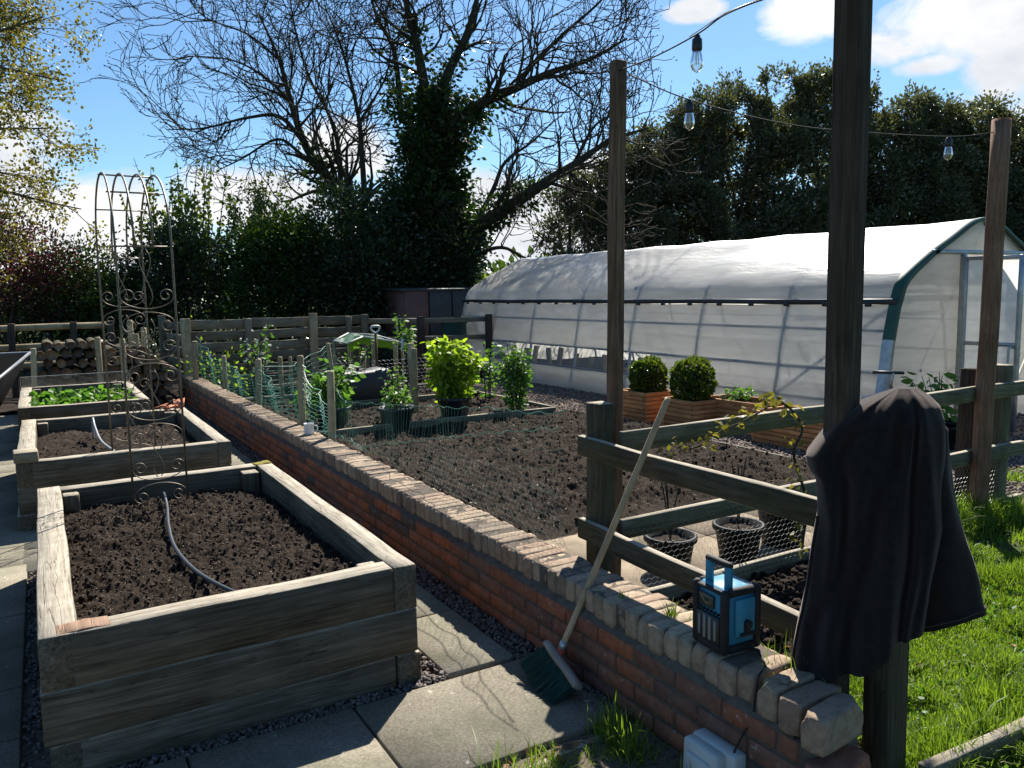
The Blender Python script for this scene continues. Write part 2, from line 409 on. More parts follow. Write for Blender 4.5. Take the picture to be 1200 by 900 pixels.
def brickmat(name, stops, dirt=.5):
    m, nt, out = newmat(name); b = NT(nt)
    isl = b.island(); c = b.ramp(isl, stops); v = b.coord()
    n1 = b.noise(v, 28, 6, .7); n2 = b.noise(v, 4, 4, .6)
    c = b.mix(1.0, c, b.ramp(n1, [(.25, (.5, .47, .45)), (.6, (1.05, 1.05, 1.05))]), 'MULTIPLY')
    c = b.mix(b.math('MULTIPLY', b.ramp(n2, [(.45, (0, 0, 0)), (.7, (1, 1, 1))]), dirt), c, (.12, .11, .09))
    lich = b.ramp(b.noise(v, 45, 3, .5), [(.66, (0, 0, 0)), (.72, (1, 1, 1))])
    c = b.mix(b.math('MULTIPLY', lich, .5), c, (.42, .40, .34))
    bs = b.n('BsdfPrincipled', None, Base_Color=c, Roughness=.9, Normal=b.bump(b.noise(v, 70, 6, .7), .8, .006))
    bs.inputs['Specular IOR Level'].default_value = .2
    b.link(bs.outputs[0], out.inputs[0]); return m
M['brick'] = brickmat('red wall brick', [(0, (.26, .10, .058)), (.35, (.37, .125, .06)), (.6, (.29, .125, .08)), (.8, (.19, .085, .06)), (.95, (.10, .08, .078))], .55)
M['coping'] = brickmat('coping brick', [(0, (.27, .175, .12)), (.3, (.41, .32, .225)), (.55, (.30, .21, .15)), (.8, (.37, .295, .205)), (1, (.19, .14, .105))], .5)

def slabmat():
    m, nt, out = newmat('paving slab'); b = NT(nt); v = b.coord()
    c = b.ramp(b.noise(v, 2.2, 5, .65), [(.3, (.17, .15, .113)), (.7, (.295, .265, .208))])
    c = b.mix(1.0, c, b.ramp(b.noise(v, 90, 5, .7), [(.3, (.5, .48, .45)), (.65, (1.12, 1.12, 1.12))]), 'MULTIPLY')
    c = b.mix(b.ramp(b.noise(v, 17, 3, .5), [(.68, (0, 0, 0)), (.74, (1, 1, 1))]), c, (.5, .47, .4))
    c = b.mix(b.math('MULTIPLY', b.ramp(b.noise(v, 3.1, 4, .6), [(.45, (0, 0, 0)), (.7, (1, 1, 1))]), .6), c, (.095, .098, .06))
    hs = b.n('HueSaturation', None, Value=b.math('ADD', b.math('MULTIPLY', b.island(), .3), .85), Color=c)
    bs = b.n('BsdfPrincipled', None, Base_Color=hs.outputs[0], Roughness=.92, Normal=b.bump(b.noise(v, 160, 5, .7), .45, .004))
    bs.inputs['Specular IOR Level'].default_value = .2
    b.link(bs.outputs[0], out.inputs[0]); return m
M['slab'] = slabmat()
M['gravelbase'] = plain('gravel bed', (.19, .145, .115), .95, 0, .6, 60, 1.0, .1, 120, (.06, .045, .036))
M['gravel'] = plain('gravel stones', (.3, .24, .2), .85, 0, .5, 30, .2, .3, 80, (.12, .09, .075), .8)
M['darkgravel'] = plain('dark gravel stones', (.17, .14, .125), .85, 0, .5, 30, .2, .3, 80, (.07, .055, .05), .9)
M['lawnbase'] = plain('lawn soil', (.06, .095, .022), .95, 0, .5, 12, .6, .1, 90, (.045, .035, .02))
M['field'] = plain('field', (.06, .09, .03), .95, 0, .4, .5, 0, .1)
M['grass'] = leafmat('grass blade', (.085, .155, .02), (.19, .27, .045), .5, .45, (1.25, 1.3, .45))
M['drygrass'] = leafmat('dry grass', (.25, .2, .1), (.4, .35, .2), .35, .6, (1, 1, .8))
M['bristle'] = plain('green bristles', (.022, .075, .062), .5, 0, .5, 60, 0, .3, 60, None, .6)
M['core'] = plain('inner twigs', (.025, .022, .016), .95)
# ------------------------------------------------------------------ ground
mb = MB(); gridpatch(mb, -160, 160, -120, 200, 8.0, lambda X, Y: -.12+0*X)
o = mb.build('ground', M['field']); struct(o)
mb = MB(); gridpatch(mb, -2.5, 1.9, .2, 14.5, .15, lambda X, Y: -.035+.012*fbm(X*8, Y*8, 3))
o = mb.build('path_bedding', M['gravelbase']); struct(o)
mb = MB(); gridpatch(mb, 2.06, 14, 2.9, 18, .12, lambda X, Y: -.02+.02*fbm(X*6, Y*6, 4)); 
o = mb.build('gravel_yard', M['gravelbase']); struct(o)
mb = MB(); gridpatch(mb, 2.0, 14, -5, 2.93, .1, lambda X, Y: -.03+.03*fbm(X*3, Y*3, 5))
o = mb.build('lawn_ground', M['lawnbase']); struct(o)
mb = MB(); gridpatch(mb, -.6, 2.02, -1.5, 2.245, .08, lambda X, Y: -.075+.02*fbm(X*5, Y*5, 5))
o = mb.build('grass_verge_ground', M['lawnbase']); struct(o)
mb = MB(); gridpatch(mb, -9, 20, 13.2, 28, .3, lambda X, Y: -.01+.12*fbm(X*.8, Y*.8, 6))
o = mb.build('shrub_border_ground', M['soil']); struct(o)

mb = MB()   # paving: front row, the strip by the wall, the left path
xs = [-1.9, -1.27, -.56, .33, .945, 1.79]
for a, b_ in zip(xs[:-1], xs[1:]): slab(mb, a+.004, b_-.004, 2.255, 2.862, -.055, .001*rng.uniform(-3, 3))
slab(mb, 1.37, 1.70, 2.895, 3.5, -.055, .003)
y = 3.508
while y < 13: L = .6; slab(mb, 1.37, 1.70, y+.004, y+L-.004, -.055, .002*rng.uniform(-1, 1)); y += L
y = 2.87
while y < 13:
    for x0, x1 in ((-.79, -.17), (-1.42, -.80), (-2.05, -1.43)): slab(mb, x0+.004, x1-.004, y+.004, y+.446, -.055, .001*rng.uniform(-4, 4))
    y += .45
for x0 in np.arange(2.42, 4.5, .6):
    pass
for yy in (5.4, 5.9): slab(mb, -.2, 1.3, yy+.004, yy+.49, -.055, .0)
o = mb.build('path', M['slab']); struct(o)
mb = MB()
for x0 in np.arange(2.42, 4.5, .6): slab(mb, x0+.003, x0+.597, 3.12, 3.66, -.05, .012); slab(mb, x0+.003, x0+.597, 3.67, 4.16, -.05, .010)
o = mb.build('concrete_path', plain('dusty concrete', (.27, .215, .155), .95, 0, .45, 6, .4, .1, 140)); struct(o)

def strip_stones(n, x0, x1, y0, y1, z, s0, s1):
    p = np.stack([rng.uniform(x0, x1, n), rng.uniform(y0, y1, n), np.full(n, z)+rng.uniform(-.008, .008, n)], 1)
    return p, rng.uniform(s0, s1, n)
mb = MB()
for a in [(900, -.1, 1.37, 2.868, 2.93, -.012, .006, .013), (900, 1.265, 1.365, 2.88, 5.4, -.012, .006, .014), (2600, 1.71, 1.83, 2.25, 7, -.012, .006, .015), (1800, 1.71, 1.83, 7, 13, -.012, .008, .017),
          (700, -.165, -.10, 2.88, 9, -.012, .006, .013), (700, 1.24, 1.365, 5.4, 13, -.012, .008, .016)]:
    rocks(mb, *strip_stones(*a))
o = mb.build('gravel_strip', M['darkgravel']); stuff(o)
mb = MB()
n = 9000
px_ = np.concatenate([rng.uniform(5.85, 8.5, n), rng.uniform(5.45, 7.4, n//2), rng.uniform(6, 11, n//2)])
py_ = np.concatenate([rng.uniform(3.1, 7.5, n), rng.uniform(7.5, 12, n//2), rng.uniform(2.95, 6, n//2)])
rocks(mb, np.stack([px_, py_, .004+rng.uniform(-.01, .012, len(px_))], 1), rng.uniform(.008, .02, len(px_)))
o = mb.build('gravel_yard_stones', M['gravel']); stuff(o)

# soil of the vegetable plot
def soilz(base, amp, seed, f=9):
    def z(X, Y):
        a = fbm(X*f, Y*f, seed, 5); r = np.abs(fbm(X*f*2.3, Y*f*2.3, seed+9, 4)-.5)*2
        s_ = np.abs(fbm(X*f*5.5, Y*f*5.5, seed+33, 3)-.5)*2
        return base+amp*(a-.5)*2.4+amp*1.0*(r-.3)+amp*.75*(s_-.3)+amp*1.1*(fbm(X*2.2, Y*2.2, seed+20, 2)-.5)
    return z
def crumbs(mb, zf, x0, x1, y0, y1, n, s0, s1, p=2.2):
    X = rng.uniform(x0, x1, n); Y = rng.uniform(y0, y1, n); s_ = s0+(s1-s0)*rng.random(n)**p
    rocks(mb, np.stack([X, Y, zf(X, Y)+s_*.25], 1), s_, .75, .28)
def strawbits(mb, zf, x0, x1, y0, y1, n, s0=.012, s1=.04):
    X = rng.uniform(x0, x1, n); Y = rng.uniform(y0, y1, n); Z = zf(X, Y)+.006
    a = rng.uniform(0, 2*PI, n); d = np.stack([np.cos(a), np.sin(a), rng.normal(0, .3, n)], 1)
    leaves(mb, np.stack([X, Y, Z], 1), d, rng.uniform(s0, s1, n)[:, None]*np.array([[.45, 1, 1]]), 'dia')
zplot = soilz(.12, .046, 31, 9)
def zplot_e(X, Y):
    e = np.minimum(np.minimum((X-2.06)/.2, (5.76-X)/.15), np.minimum((Y-4.17)/.35, (8.1-Y)/.05))
    return zplot(X, Y)*np.clip(e, 0, 1)-.03*(1-np.clip(e, 0, 1))
mb = MB(); gridpatch(mb, 2.06, 5.76, 4.17, 8.02, .014, zplot_e); crumbs(mb, zplot_e, 2.15, 5.6, 4.25, 7.95, 6000, .002, .02, 5)
o = mb.build('plot_soil', M['soil'], smooth=False); struct(o)
mb = MB(); strawbits(mb, zplot_e, 2.15, 5.6, 4.25, 7.95, 1600); o = mb.build('straw_litter', M['straw']); stuff(o)
zfr = soilz(.15, .045, 51, 8)
mb = MB(); gridpatch(mb, 2.1, 5.34, 8.06, 11.2, .022, zfr); crumbs(mb, zfr, 2.2, 5.3, 8.1, 11.1, 4000, .004, .026, 4)
o = mb.build('frame_bed_soil', M['soil']); struct(o)
mb = MB(); strawbits(mb, zfr, 2.2, 5.3, 8.1, 11.1, 500, .015, .05); o = mb.build('chopped_straw', M['straw']); stuff(o)
zsh0 = soilz(.022, .03, 71, 8)
def zsh(X, Y): return zsh0(X, Y)-.07*np.clip((X-3.9)/.35, 0, 1)-.07*np.clip((2.32-Y)/.2, 0, 1)*np.clip((X-2.55)/.2, 0, 1)
mb = MB(); gridpatch(mb, 2.1, 4.3, 1.6, 2.97, .02, zsh); crumbs(mb, zsh, 2.1, 3.9, 2.3, 2.95, 2200, .006, .025)
o = mb.build('fence_corner_soil', M['soil']); struct(o)

# timber kerbs in the plot
t = thing('timber_frame_bed', 'low board frame round the raspberry soil beyond the dug plot', 'garden bed', (3.7, 8.04, 0))
for i, (p0, p1) in enumerate([((2.15, 8.04, .095), (5.37, 8.04, .095)), ((5.35, 8.065, .095), (5.35, 11.2, .095)), ((2.15, 11.22, .11), (5.37, 11.22, .11)), ((3.2, 9.9, .12), (5.3, 9.9, .12))]):
    mb = MB(); beam(mb, p0, p1, .04, .2, 6, .004); mb.build('side_board', M['fence']['x' if i != 1 else 'y'], t)
mb = MB(); beam(mb, (5.79, 4.75, .03), (5.79, 6.3, .03), .02, .07, 6, .003)
tag(mb.build('edging_board', M['slat']['y']), 'thin pale edging board between dug soil and gravel', 'edging')

# ------------------------------------------------------------------ brick wall
wall = thing('brick_wall', 'long low red brick garden wall with brick on edge coping', 'wall', (1.95, 7, 0))
mb = MB(); y = 1.42; cz = [-.105, -.03, .045, .12, .195]
for ci, z in enumerate(cz):
    y = 1.34-(.1125 if ci % 2 else 0)
    while y < 13.6:
        L = .215
        a = max(y, 1.40+.02*ci); e = min(y+L, 13.6)
        if e-a > .04:
            board(mb, (1.885+rng.normal(0, .002), (a+e)/2, z+.0325), (.102, e-a, .065+rng.normal(0, .001)), rotz(rng.normal(0, .006)), 2, .0012, .006)
        y += .225
mb.build('brick_courses', M['brick'], wall)
mb = MB(); slab(mb, 1.842, 2.05, 1.43, 13.58, -.12, .262)
yy = np.linspace(1.5, 13.55, 240)     # sloping mortar fillet on the ledge
for i in range(len(yy)-1):
    w0 = .012+.02*fbm(yy[i]*9, 0*yy[i], 3); w1 = .012+.02*fbm(yy[i+1]*9, 0*yy[i], 3)
    za, zb = .272+w0*.6, .272+w1*.6
    mb.add([(1.838, yy[i], .258), (1.838, yy[i+1], .258), (1.842, yy[i+1], .266), (1.842, yy[i], .266), (1.9, yy[i+1], zb+.02), (1.9, yy[i], za+.02)], [(0, 1, 2, 3), (3, 2, 4, 5)])
slab(mb, 1.872, 2.06, 1.7, 13.55, .262, .3672)
gridpatch(mb, 1.872, 2.062, 1.7, 13.55, .02, lambda X, Y: .3712+.007*(fbm(X*30, Y*30, 12)-.4))
mb.build('mortar_bed', M['mortar'], wall)
mb = MB(); y = 1.68
while y < 13.6:
    w = .066+rng.normal(0, .002)
    lift = rng.normal(0, .002)+.008*(fbm(np.array(y*1.3), np.array(0.), 8)-.5)
    near_ = y < 6
    roughbrick(mb, (1.968+rng.normal(0, .005), y+w/2, .321+lift), (.212+rng.normal(0, .007), w, .106), rotz(rng.normal(0, .008))@roty(rng.normal(0, .008)), .0016, .006, (11, 4, 6) if near_ else (6, 3, 4))
    y += w+.0035
for (x, yb, z, ang, ty) in [(1.955, 1.615, .322, .05, .02), (1.945, 1.525, .317, .08, .04), (1.925, 1.43, .318, .13, .03)]:   # loosened end bricks
    roughbrick(mb, (x, yb, z), (.22, .074, .108), rotz(ang)@roty(ty), .0022, .011, (18, 7, 10))
mb.build('coping', M['coping'], wall)
mb = MB(); [roughbrick(mb, c_, s_, rotz(r_), .0035, .016, (14, 7, 6)) for c_, s_, r_ in (((1.9, 1.39, .2), (.2, .1, .07), .1), ((1.93, 1.36, .06), (.21, .1, .065), .2), ((1.99, 1.33, .13), (.21, .1, .06), .1))]
mb.build('end_bricks', M['brick'], wall)

# ------------------------------------------------------------------ raised beds
def raised_bed(label, x0, x1, y0, y1, top, rows, soil_z, seed, cover=.1, tilt=0):
    t = thing('raised_bed', label, 'raised bed', ((x0+x1)/2, (y0+y1)/2, 0), 'sleeper raised beds on the paving')
    th = .1
    z = top
    for r, hgt in enumerate(rows):
        zc = z-hgt/2; g = .003
        o1 = 0 if r % 2 == 0 else th      # alternate which sleeper runs through at the corner
        jx = rng.normal(0, .006); jy = rng.normal(0, .006)
        for side in range(4):
            mb = MB()
            if side == 0: beam(mb, (x0+(th if r % 2 == 0 else 0), y0+th/2+jy, zc), (x1-(th if r % 2 == 0 else 0), y0+th/2+jy, zc), th, hgt-g, 10, .0016, .005); ax = 'x'
            if side == 1: beam(mb, (x0+(th if r % 2 == 0 else 0), y1-th/2+jy, zc), (x1-(th if r % 2 == 0 else 0), y1-th/2+jy, zc), th, hgt-g, 10, .0016, .005); ax = 'x'
            if side == 2: beam(mb, (x0+th*.6+jx, y0+(0 if r % 2 == 0 else th), zc+.002), (x0+th*.6+jx, y1-(0 if r % 2 == 0 else th), zc+.002), th*1.2, hgt-g, 12, .002, .005); ax = 'y'
            if side == 3: beam(mb, (x1-th/2+jx, y0+(0 if r % 2 == 0 else th), zc-.001), (x1-th/2+jx, y1-(0 if r % 2 == 0 else th), zc-.001), th, hgt-g, 12, .002, .005); ax = 'y'
            mb.build('sleeper', M['sleeper'][ax], t)
        z -= hgt
    for cx, cy, s_ in ((x0+.17, y1-.155, .085), (x1-.16, y1-.155, .1), (x1-.15, y0+.15, .08)):
        mb = MB(); beam(mb, (cx, cy, soil_z-.1), (cx, cy, top-.022), s_, s_, 3, .002); mb.build('corner_post', M['sleeper']['z'], t)
    zf = soilz(soil_z, .032, seed, 12)
    def ze(X, Y):
        e = np.minimum(np.minimum(X-x0-th, x1-th-X), np.minimum(Y-y0-th, y1-th-Y)); return zf(X, Y)-.02*np.exp(-np.maximum(e, 0)/.05)
    mb = MB(); gridpatch(mb, x0+.09, x1-.09, y0+.09, y1-.09, .009 if y0 < 4 else .018, ze)
    so = mb.build('soil', M['soil'], t)
    mb = MB(); crumbs(mb, ze, x0+.12, x1-.12, y0+.12, y1-.12, 9000 if y0 < 4 else 2500, .0015, .012, 4.0)
    stuff(mb.build('soil_crumbs', M['clod'], t))
    mb = MB(); strawbits(mb, ze, x0+.12, x1-.12, y0+.12, y1-.12, 750 if y0 < 4 else 200, .004, .016)
    stuff(mb.build('straw_bits', M['straw'], t))
    return t, ze
bed1, z1 = raised_bed('nearest silvered sleeper raised bed of bare soil with a grey drip pipe', -.09, 1.255, 2.93, 5.36, .5, (.19, .19, .17), .385, 101)
bed2, z2 = raised_bed('middle sleeper raised bed with red tile scraps on its far corner', -.22, 1.22, 6.42, 8.72, .48, (.19, .19, .15), .36, 102)
bed3, z3 = raised_bed('far sleeper raised bed full of low green leafy plants', -.27, 1.0, 9.72, 12.05, .48, (.15, .19, .15), .38, 103)
mb = MB(); board(mb, (.05, 2.984, .4985), (.16, .09, .007), rotz(.05), 7, .0022, .0025); 
mb.build('rotted_corner', wood('rotten orange timber', (.10, .06, .04), (.26, .17, .12), (.38, .27, .2), 'y', .95, 0, .2), bed1)
mb = MB(); board(mb, (1.2, 5.31, .500), (.11, .085, .010), rotz(.06), 6, .003)
mb.build('mossy_corner', plain('moss', (.3, .24, .05), .95, 0, .7, 30, .8, .1, 150, (.1, .09, .03)), bed1)
mb = MB(); board(mb, (-.155, 6.49, .515), (.15, .16, .075), rotz(.02), 3, .003); mb.build('end_block', M['slat']['x'], bed2)

# wire frame and leafy plants of the far bed
mb = MB(); A = []; B = []
for i in range(60):
    x = -.27+i*1.27/60
    for k in range(9):
        z = .48+k*.018; A.append((x+(.5 if k % 2 else 0)*.021, 12.0-.02*k, z)); B.append((x+.0105+(.5 if k % 2 else 0)*.021, 12.0-.02*k-.01, z+.009)); A.append((x+.0105+(.5 if k % 2 else 0)*.021, 12-.02*k-.01, z+.009)); B.append((x+.021+(.5 if k % 2 else 0)*.021, 12-.02*k, z))
wires(mb, A, B, .0016); wires(mb, [(-.27, 12, .47), (1.0, 12, .47), (-.27, 11.84, .63)], [(-.27, 11.84, .63), (1.0, 11.84, .63), (1.0, 11.84, .63)], .004)
tag(mb.build('wire_screen', M['wire']), 'strip of fine wire screen along the far edge of the leafy bed', 'wire mesh')
lm = leafmat('strawberry leaf', (.06, .14, .02), (.13, .26, .05), .5, .5)
lm.name = 'bed leaf'
for i in range(14):
    x = -.12+.98*((i % 7)+.5+rng.uniform(-.25, .25))/7; y = 10.05+.75*(i//7)+rng.uniform(-.15, .15); n = 130
    th_ = rng.uniform(0, 2*PI, n); rr = .17*np.sqrt(rng.random(n)); hh = rng.uniform(.03, .15, n)*(1.1-rr/.2)
    p = np.stack([x+rr*np.cos(th_), y+rr*np.sin(th_), z3(np.array([x]), np.array([y]))[0]+hh+.02], 1)
    d = np.stack([np.cos(th_), np.sin(th_), rng.uniform(-.2, .8, n)], 1)
    mb = MB(); leaves(mb, p, d, rng.uniform(.04, .075, n), 'round')
    tag(mb.build('leafy_plant', lm), 'low bright green leafy plant growing in the far raised bed', 'plant', 'green plants in the far raised bed')

# drip pipes
def pipe(name, pts, r, mat, label):
    mb = MB(); tube(mb, smooth_path(pts, 10), r, 8); tag(mb.build(name, mat, smooth=True), label, 'pipe')
pipe('drip_pipe', [(.565, 5.12, .41), (.56, 5.04, .445), (.545, 4.8, .42), (.50, 4.4, .425), (.475, 4.0, .42), (.5, 3.6, .42), (.575, 3.3, .415), (.67, 3.13, .40), (.72, 3.07, .36)], .009, M['hosegrey'], 'grey drip pipe lying in a curve on the nearest bed soil')
pipe('feed_pipe', [(.335, 7.95, .36), (.34, 7.9, .55), (.345, 7.75, .5), (.37, 7.4, .42), (.45, 7.0, .38), (.5, 6.8, .36)], .0095, M['hosewhite'], 'pale pipe end sticking up from the middle bed soil')
# terracotta scraps
for i, (dx, dy, a) in enumerate([(0, 0, .2), (.1, .05, 1.2), (-.1, .04, -.5)]):
    mb = MB(); V = []
    for k in range(7):
        an = -.5+k/6.*1.0
        V += [(.1*math.cos(an), .1*math.sin(an), 0), (.112*math.cos(an), .112*math.sin(an), 0), (.1*math.cos(an), .1*math.sin(an), .1+.02*math.sin(k*2+i)), (.112*math.cos(an), .112*math.sin(an), .1+.02*math.sin(k*2+i))]
    fs = []
    for k in range(6):
        a0, b0 = k*4, k*4+4
        fs += [(a0, b0, b0+2, a0+2), (a0+1, a0+3, b0+3, b0+1), (a0+2, b0+2, b0+3, a0+3), (a0, a0+1, b0+1, b0)]
    fs += [(0, 2, 3, 1), (24, 25, 27, 26)]
    V = (np.array(V)-np.array([.1, 0, .05]))@roty(1.25 if i != 1 else .7).T@rotz(a).T
    V[:, 2] -= V[:, 2].min()
    mb.add(V+np.array([1.06+dx*.9, 8.55+dy, .482+.004*i]), fs)
    tag(mb.build('terracotta_shard', M['terracotta']), 'broken terracotta pot piece lying on the middle bed corner', 'pot shard', 'terracotta pieces on the middle bed')

# ------------------------------------------------------------------ trellis arch
tr = thing('garden_arch', 'tall rusty scrollwork metal arch standing across two raised beds', 'garden arch', (.55, 5.9, .38))
YA, YB, ZS = 5.1, 6.62, 1.9
def archpts(x, lo):
    pts = [(x, YA, lo)] if lo < ZS-.1 else []
    a = np.linspace(0, PI, 22)
    cy, ry = (YA+YB)/2, (YB-YA)/2
    pts += [(x, YA, ZS-.6)] if lo < 1 else []
    pts += [(x, cy-ry*math.cos(k), ZS+.5*math.sin(k)**.85) for k in a]
    if lo < 1: pts += [(x, YB, ZS-.6), (x, YB, lo)]
    return np.array(pts)
for i, x in enumerate((.40, .50, .60, .70)):
    mb = MB(); tube(mb, archpts(x, .3 if i in (0, 3) else ZS), .0065, 8); mb.build('hoop', M['trellis'], tr, True)
for p in [(YA, ZS), (YB, ZS), ((YA+YB)/2, ZS+.5), (YA+.22, ZS+.33), (YB-.22, ZS+.33)]:
    mb = MB(); tube(mb, [(.39, *p), (.55, *p), (.71, *p)], .0055, 6); mb.build('cross_bar', M['trellis'], tr, True)
def scroll(mb, y, xa, za, sa, xb, zb, sb, r=.058):
    """S curve with a spiral at either end; s = +1/-1 turning side"""
    def spiral(x, z, s_, side):
        a = np.linspace(0, 2.4*PI, 26); rr = r*(1-a/(2.4*PI)*.75)
        return [(x+side*(r-rr*np.cos(a)*1.0)-side*0, z+s_*rr*np.sin(a)) for a, rr in zip(a, rr)]
    sl = spiral(xa, za, sa, 1); sr = spiral(xb, zb, sb, -1)
    mid = bezier((xa, za, 0), (xa, za-sa*.1, 0), (xb, zb-sb*.1, 0), (xb, zb, 0), 14)
    pts = [(x, y, z) for x, z in sl[::-1]]+[(p[0], y, p[1]) for p in mid[1:-1]]+[(x, y, z) for x, z in sr]
    tube(mb, pts, .003, 5)
def smile(mb, y, z, up, r=.043):
    """a shallow curve across the panel ending in a curl beside either leg; up=+1 smile, -1 frown"""
    xl, xr, xm = .405, .695, .55
    def half(sd):
        x0 = xl if sd > 0 else xr; a = np.linspace(2.35*PI, 0, 24); rr = r*(1-.72*a/(2.35*PI))
        cx, cz = x0+sd*r, z+up*.075
        sp = [(cx-sd*q*math.cos(t), cz+up*q*math.sin(t)) for t, q in zip(a, rr)]
        return sp+[(p[0], p[1]) for p in bezier((x0, cz, 0), (x0, cz-up*.05, 0), (xm-sd*.06, z, 0), (xm, z, 0), 9)[1:]]
    pts = half(1)+half(-1)[::-1][1:]
    tube(mb, [(x, y, zz) for x, zz in pts], .0032, 5)
for y in (YA, YB):
    for z in (.50, .86, 1.22, 1.52):
        mb = MB(); smile(mb, y, z+.02, 1); mb.build('scroll', M['trellis'], tr, True)
        mb = MB(); smile(mb, y, z, -1); mb.build('scroll', M['trellis'], tr, True)
    mb = MB()
    for z0_, z1_ in ((.54, .82), (.90, 1.18), (1.26, 1.48), (1.56, ZS-.02)):
        for sd in (-1, 1): tube(mb, bezier((.55+sd*.01, y+.005*sd, z0_), (.55+sd*.085, y+.005*sd, z0_+.08), (.55-sd*.085, y+.005*sd, z1_-.1), (.55-sd*.01, y+.005*sd, z1_), 12), .003, 5)
    mb.build('scroll', M['trellis'], tr, True)

# ------------------------------------------------------------------ fences and posts
bf = thing('paddock_fence', 'weathered three rail timber fence behind the hanging jacket', 'fence', (4.1, 3.0, 0))
for z in (.868, .435, .045):
    mb = MB(); beam(mb, (2.36, 2.975, z+.01), (6.02, 2.975, z-.008), .038, .098, 12, .004, .004); mb.build('rail', M['fence']['x'], bf)
for x, y, h, mt in ((float(ony(1170, 500, 3.05)[0]), 3.05, 1.03, 'fence'),):
    mb = MB(); beam(mb, (x, y, -.3), (x, y, h), .11, .11, 6, .003); mb.build('post', M[mt]['z'], bf)
mb = MB(); beam(mb, (5.55, 3.1, -.3), (5.55, 3.1, 1.02), .105, .105, 6, .003); mb.build('post', M['darkpost'], bf, label='dark brown fence post')
ff = thing('corner_fence', 'dark two rail timber fence running from corner post beside the wall', 'fence', (2.25, 2.3, 0))
mb = MB(); beam(mb, (2.312, 3.075, -.3), (2.312, 3.075, 1.06), .1, .1, 6, .003); mb.build('post', M['fence_algae_shade']['z'], ff)
mb = MB(); beam(mb, (2.28, 1.5, -.3), (2.28, 1.5, 1.25), .1, .1, 6, .003); mb.build('post', M['fence_algae_shade']['z'], ff)
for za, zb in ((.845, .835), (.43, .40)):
    mb = MB(); beam(mb, (2.238, 3.14, za), (2.225, 1.48, zb), .038, .098, 10, .003, .004); mb.build('rail', M['fence_algae_shade']['y'], ff)
def tallpost(p0, p1, w, mat, label, rnd=False, twist=0):
    mb = MB()
    if rnd:
        p0 = np.array(p0); p1 = np.array(p1); tube(mb, [p0+(p1-p0)*k/8.+rng.normal(0, .003, 3)*np.array([1, 1, 0]) for k in range(9)], w/2, 16)
    else: beam(mb, p0, p1, w, w, 14, .0025, .004, twist)
    return tag(mb.build('tall_post', mat, smooth=rnd), label, 'post', 'tall posts carrying the bulb string')
tallpost((2.43, 3.13, -.3), (2.47, 3.13, 2.69), .062, M['tallpost'], 'tall square brown post beside the mossy corner fence post')
tallpost((2.145, 1.60, -.3), (2.15, 1.6, 3.25), .078, M['darkpost'], 'thick dark tall post rising behind the hung jacket')
bp_ = ony(1146, 590, 2.9); tp_ = ony(1174, 140, 2.95)
tallpost(tuple(bp_-(tp_-bp_)*.1), tuple(tp_), .115, M['roundpost'], 'round leaning red brown pole at the end of the three rail fence', True)

# chicken wire on the fences
def hexnet(mb, org, du, dv, U, V, cell=.036, r=.0008, wob=.006, hole=None):
    """hexagonal wire net spanning vectors du*U and dv*V"""
    org = np.asarray(org, float); du = np.asarray(du, float); dv = np.asarray(dv, float); nrm = np.cross(du, dv)
    A = []; B = []; nv = int(V/(cell*.75)); nu = int(U/cell)
    def pt(u, v):
        return org+du*u+dv*v+nrm*(wob*(2*fbm(np.array(u*4.), np.array(v*4.), 5)-1))+du*.004*math.sin(v*40+u*9)
    h = cell
    for j in range(nv):
        for i in range(nu):
            u = (i+(.5 if j % 2 else 0))*cell; v = j*cell*.75
            a = pt(u, v); b_ = pt(u+cell*.5, v+cell*.25); c = pt(u+cell, v)
            A += [a, b_]; B += [b_, c]
            if j < nv-1: A.append(b_); B.append(pt(u+cell*.5, v+cell*.75))
    wires(mb, A, B, r)
mb = MB(); hexnet(mb, (2.4, 2.95, .02), (1, 0, 0), (0, 0, 1), 3.45, .47, .038, .00065)
tag(mb.build('chicken_wire', M['wire']), 'chicken wire stapled along the lower half of the three rail fence', 'chicken wire')
mb = MB(); hexnet(mb, (2.10, 3.05, .37), (0, 1, 0), (-.1, 0, 1), 1.7, .34, .042, .0011, .02)
tag(mb.build('chicken_wire', M['oldwire']), 'chicken wire standing along the coping beside the corner post', 'chicken wire')

# green wire net from the corner post to the first stake
def top_z(y): return np.interp(y, [2.95, 3.3, 3.9, 5.66, 6.37, 6.69], [1.05, 1.0, .95, .78, .72, .84])
def mid_z(y): return np.interp(y, [2.95, 3.88, 5.86, 6.69], [.98, .81, .42, .40])
mb = MB(); ys = np.linspace(3.1, 6.68, 80)
def wavy(y, z, k): return np.stack([2.12+.025*np.sin(y*7+k)+.012*np.sin(y*23+k*2), y, z+.008*np.sin(y*31+k)], 1)
for k, zf_ in enumerate((top_z, mid_z)):
    p = wavy(ys, np.array([zf_(v) for v in ys]), k); wires(mb, p[:-1], p[1:], .0026)
for k in range(5):
    z = np.array([.39+(mid_z(v)-.39)*k/5 for v in ys]); p = wavy(ys, z, k+.5); wires(mb, p[:-1], p[1:], .0007)
yv = np.arange(3.12, 6.68, .042)
a = np.stack([2.12+.03*np.sin(yv*7), yv, [top_z(v) for v in yv]], 1); c = np.stack([2.12+.03*np.sin(yv*7+1), yv+rng.normal(.03, .015, len(yv)), [mid_z(v) for v in yv]], 1); e = np.stack([2.12+.02*np.sin(yv*7), yv+.02*np.sin(yv*9), np.full(len(yv), .38)], 1)
wires(mb, a, c, .0009); wires(mb, c, e, .0005)
tag(mb.build('wire_net', M['greenwire']), 'sagging green wire net tied between corner post and first wall stake', 'net')

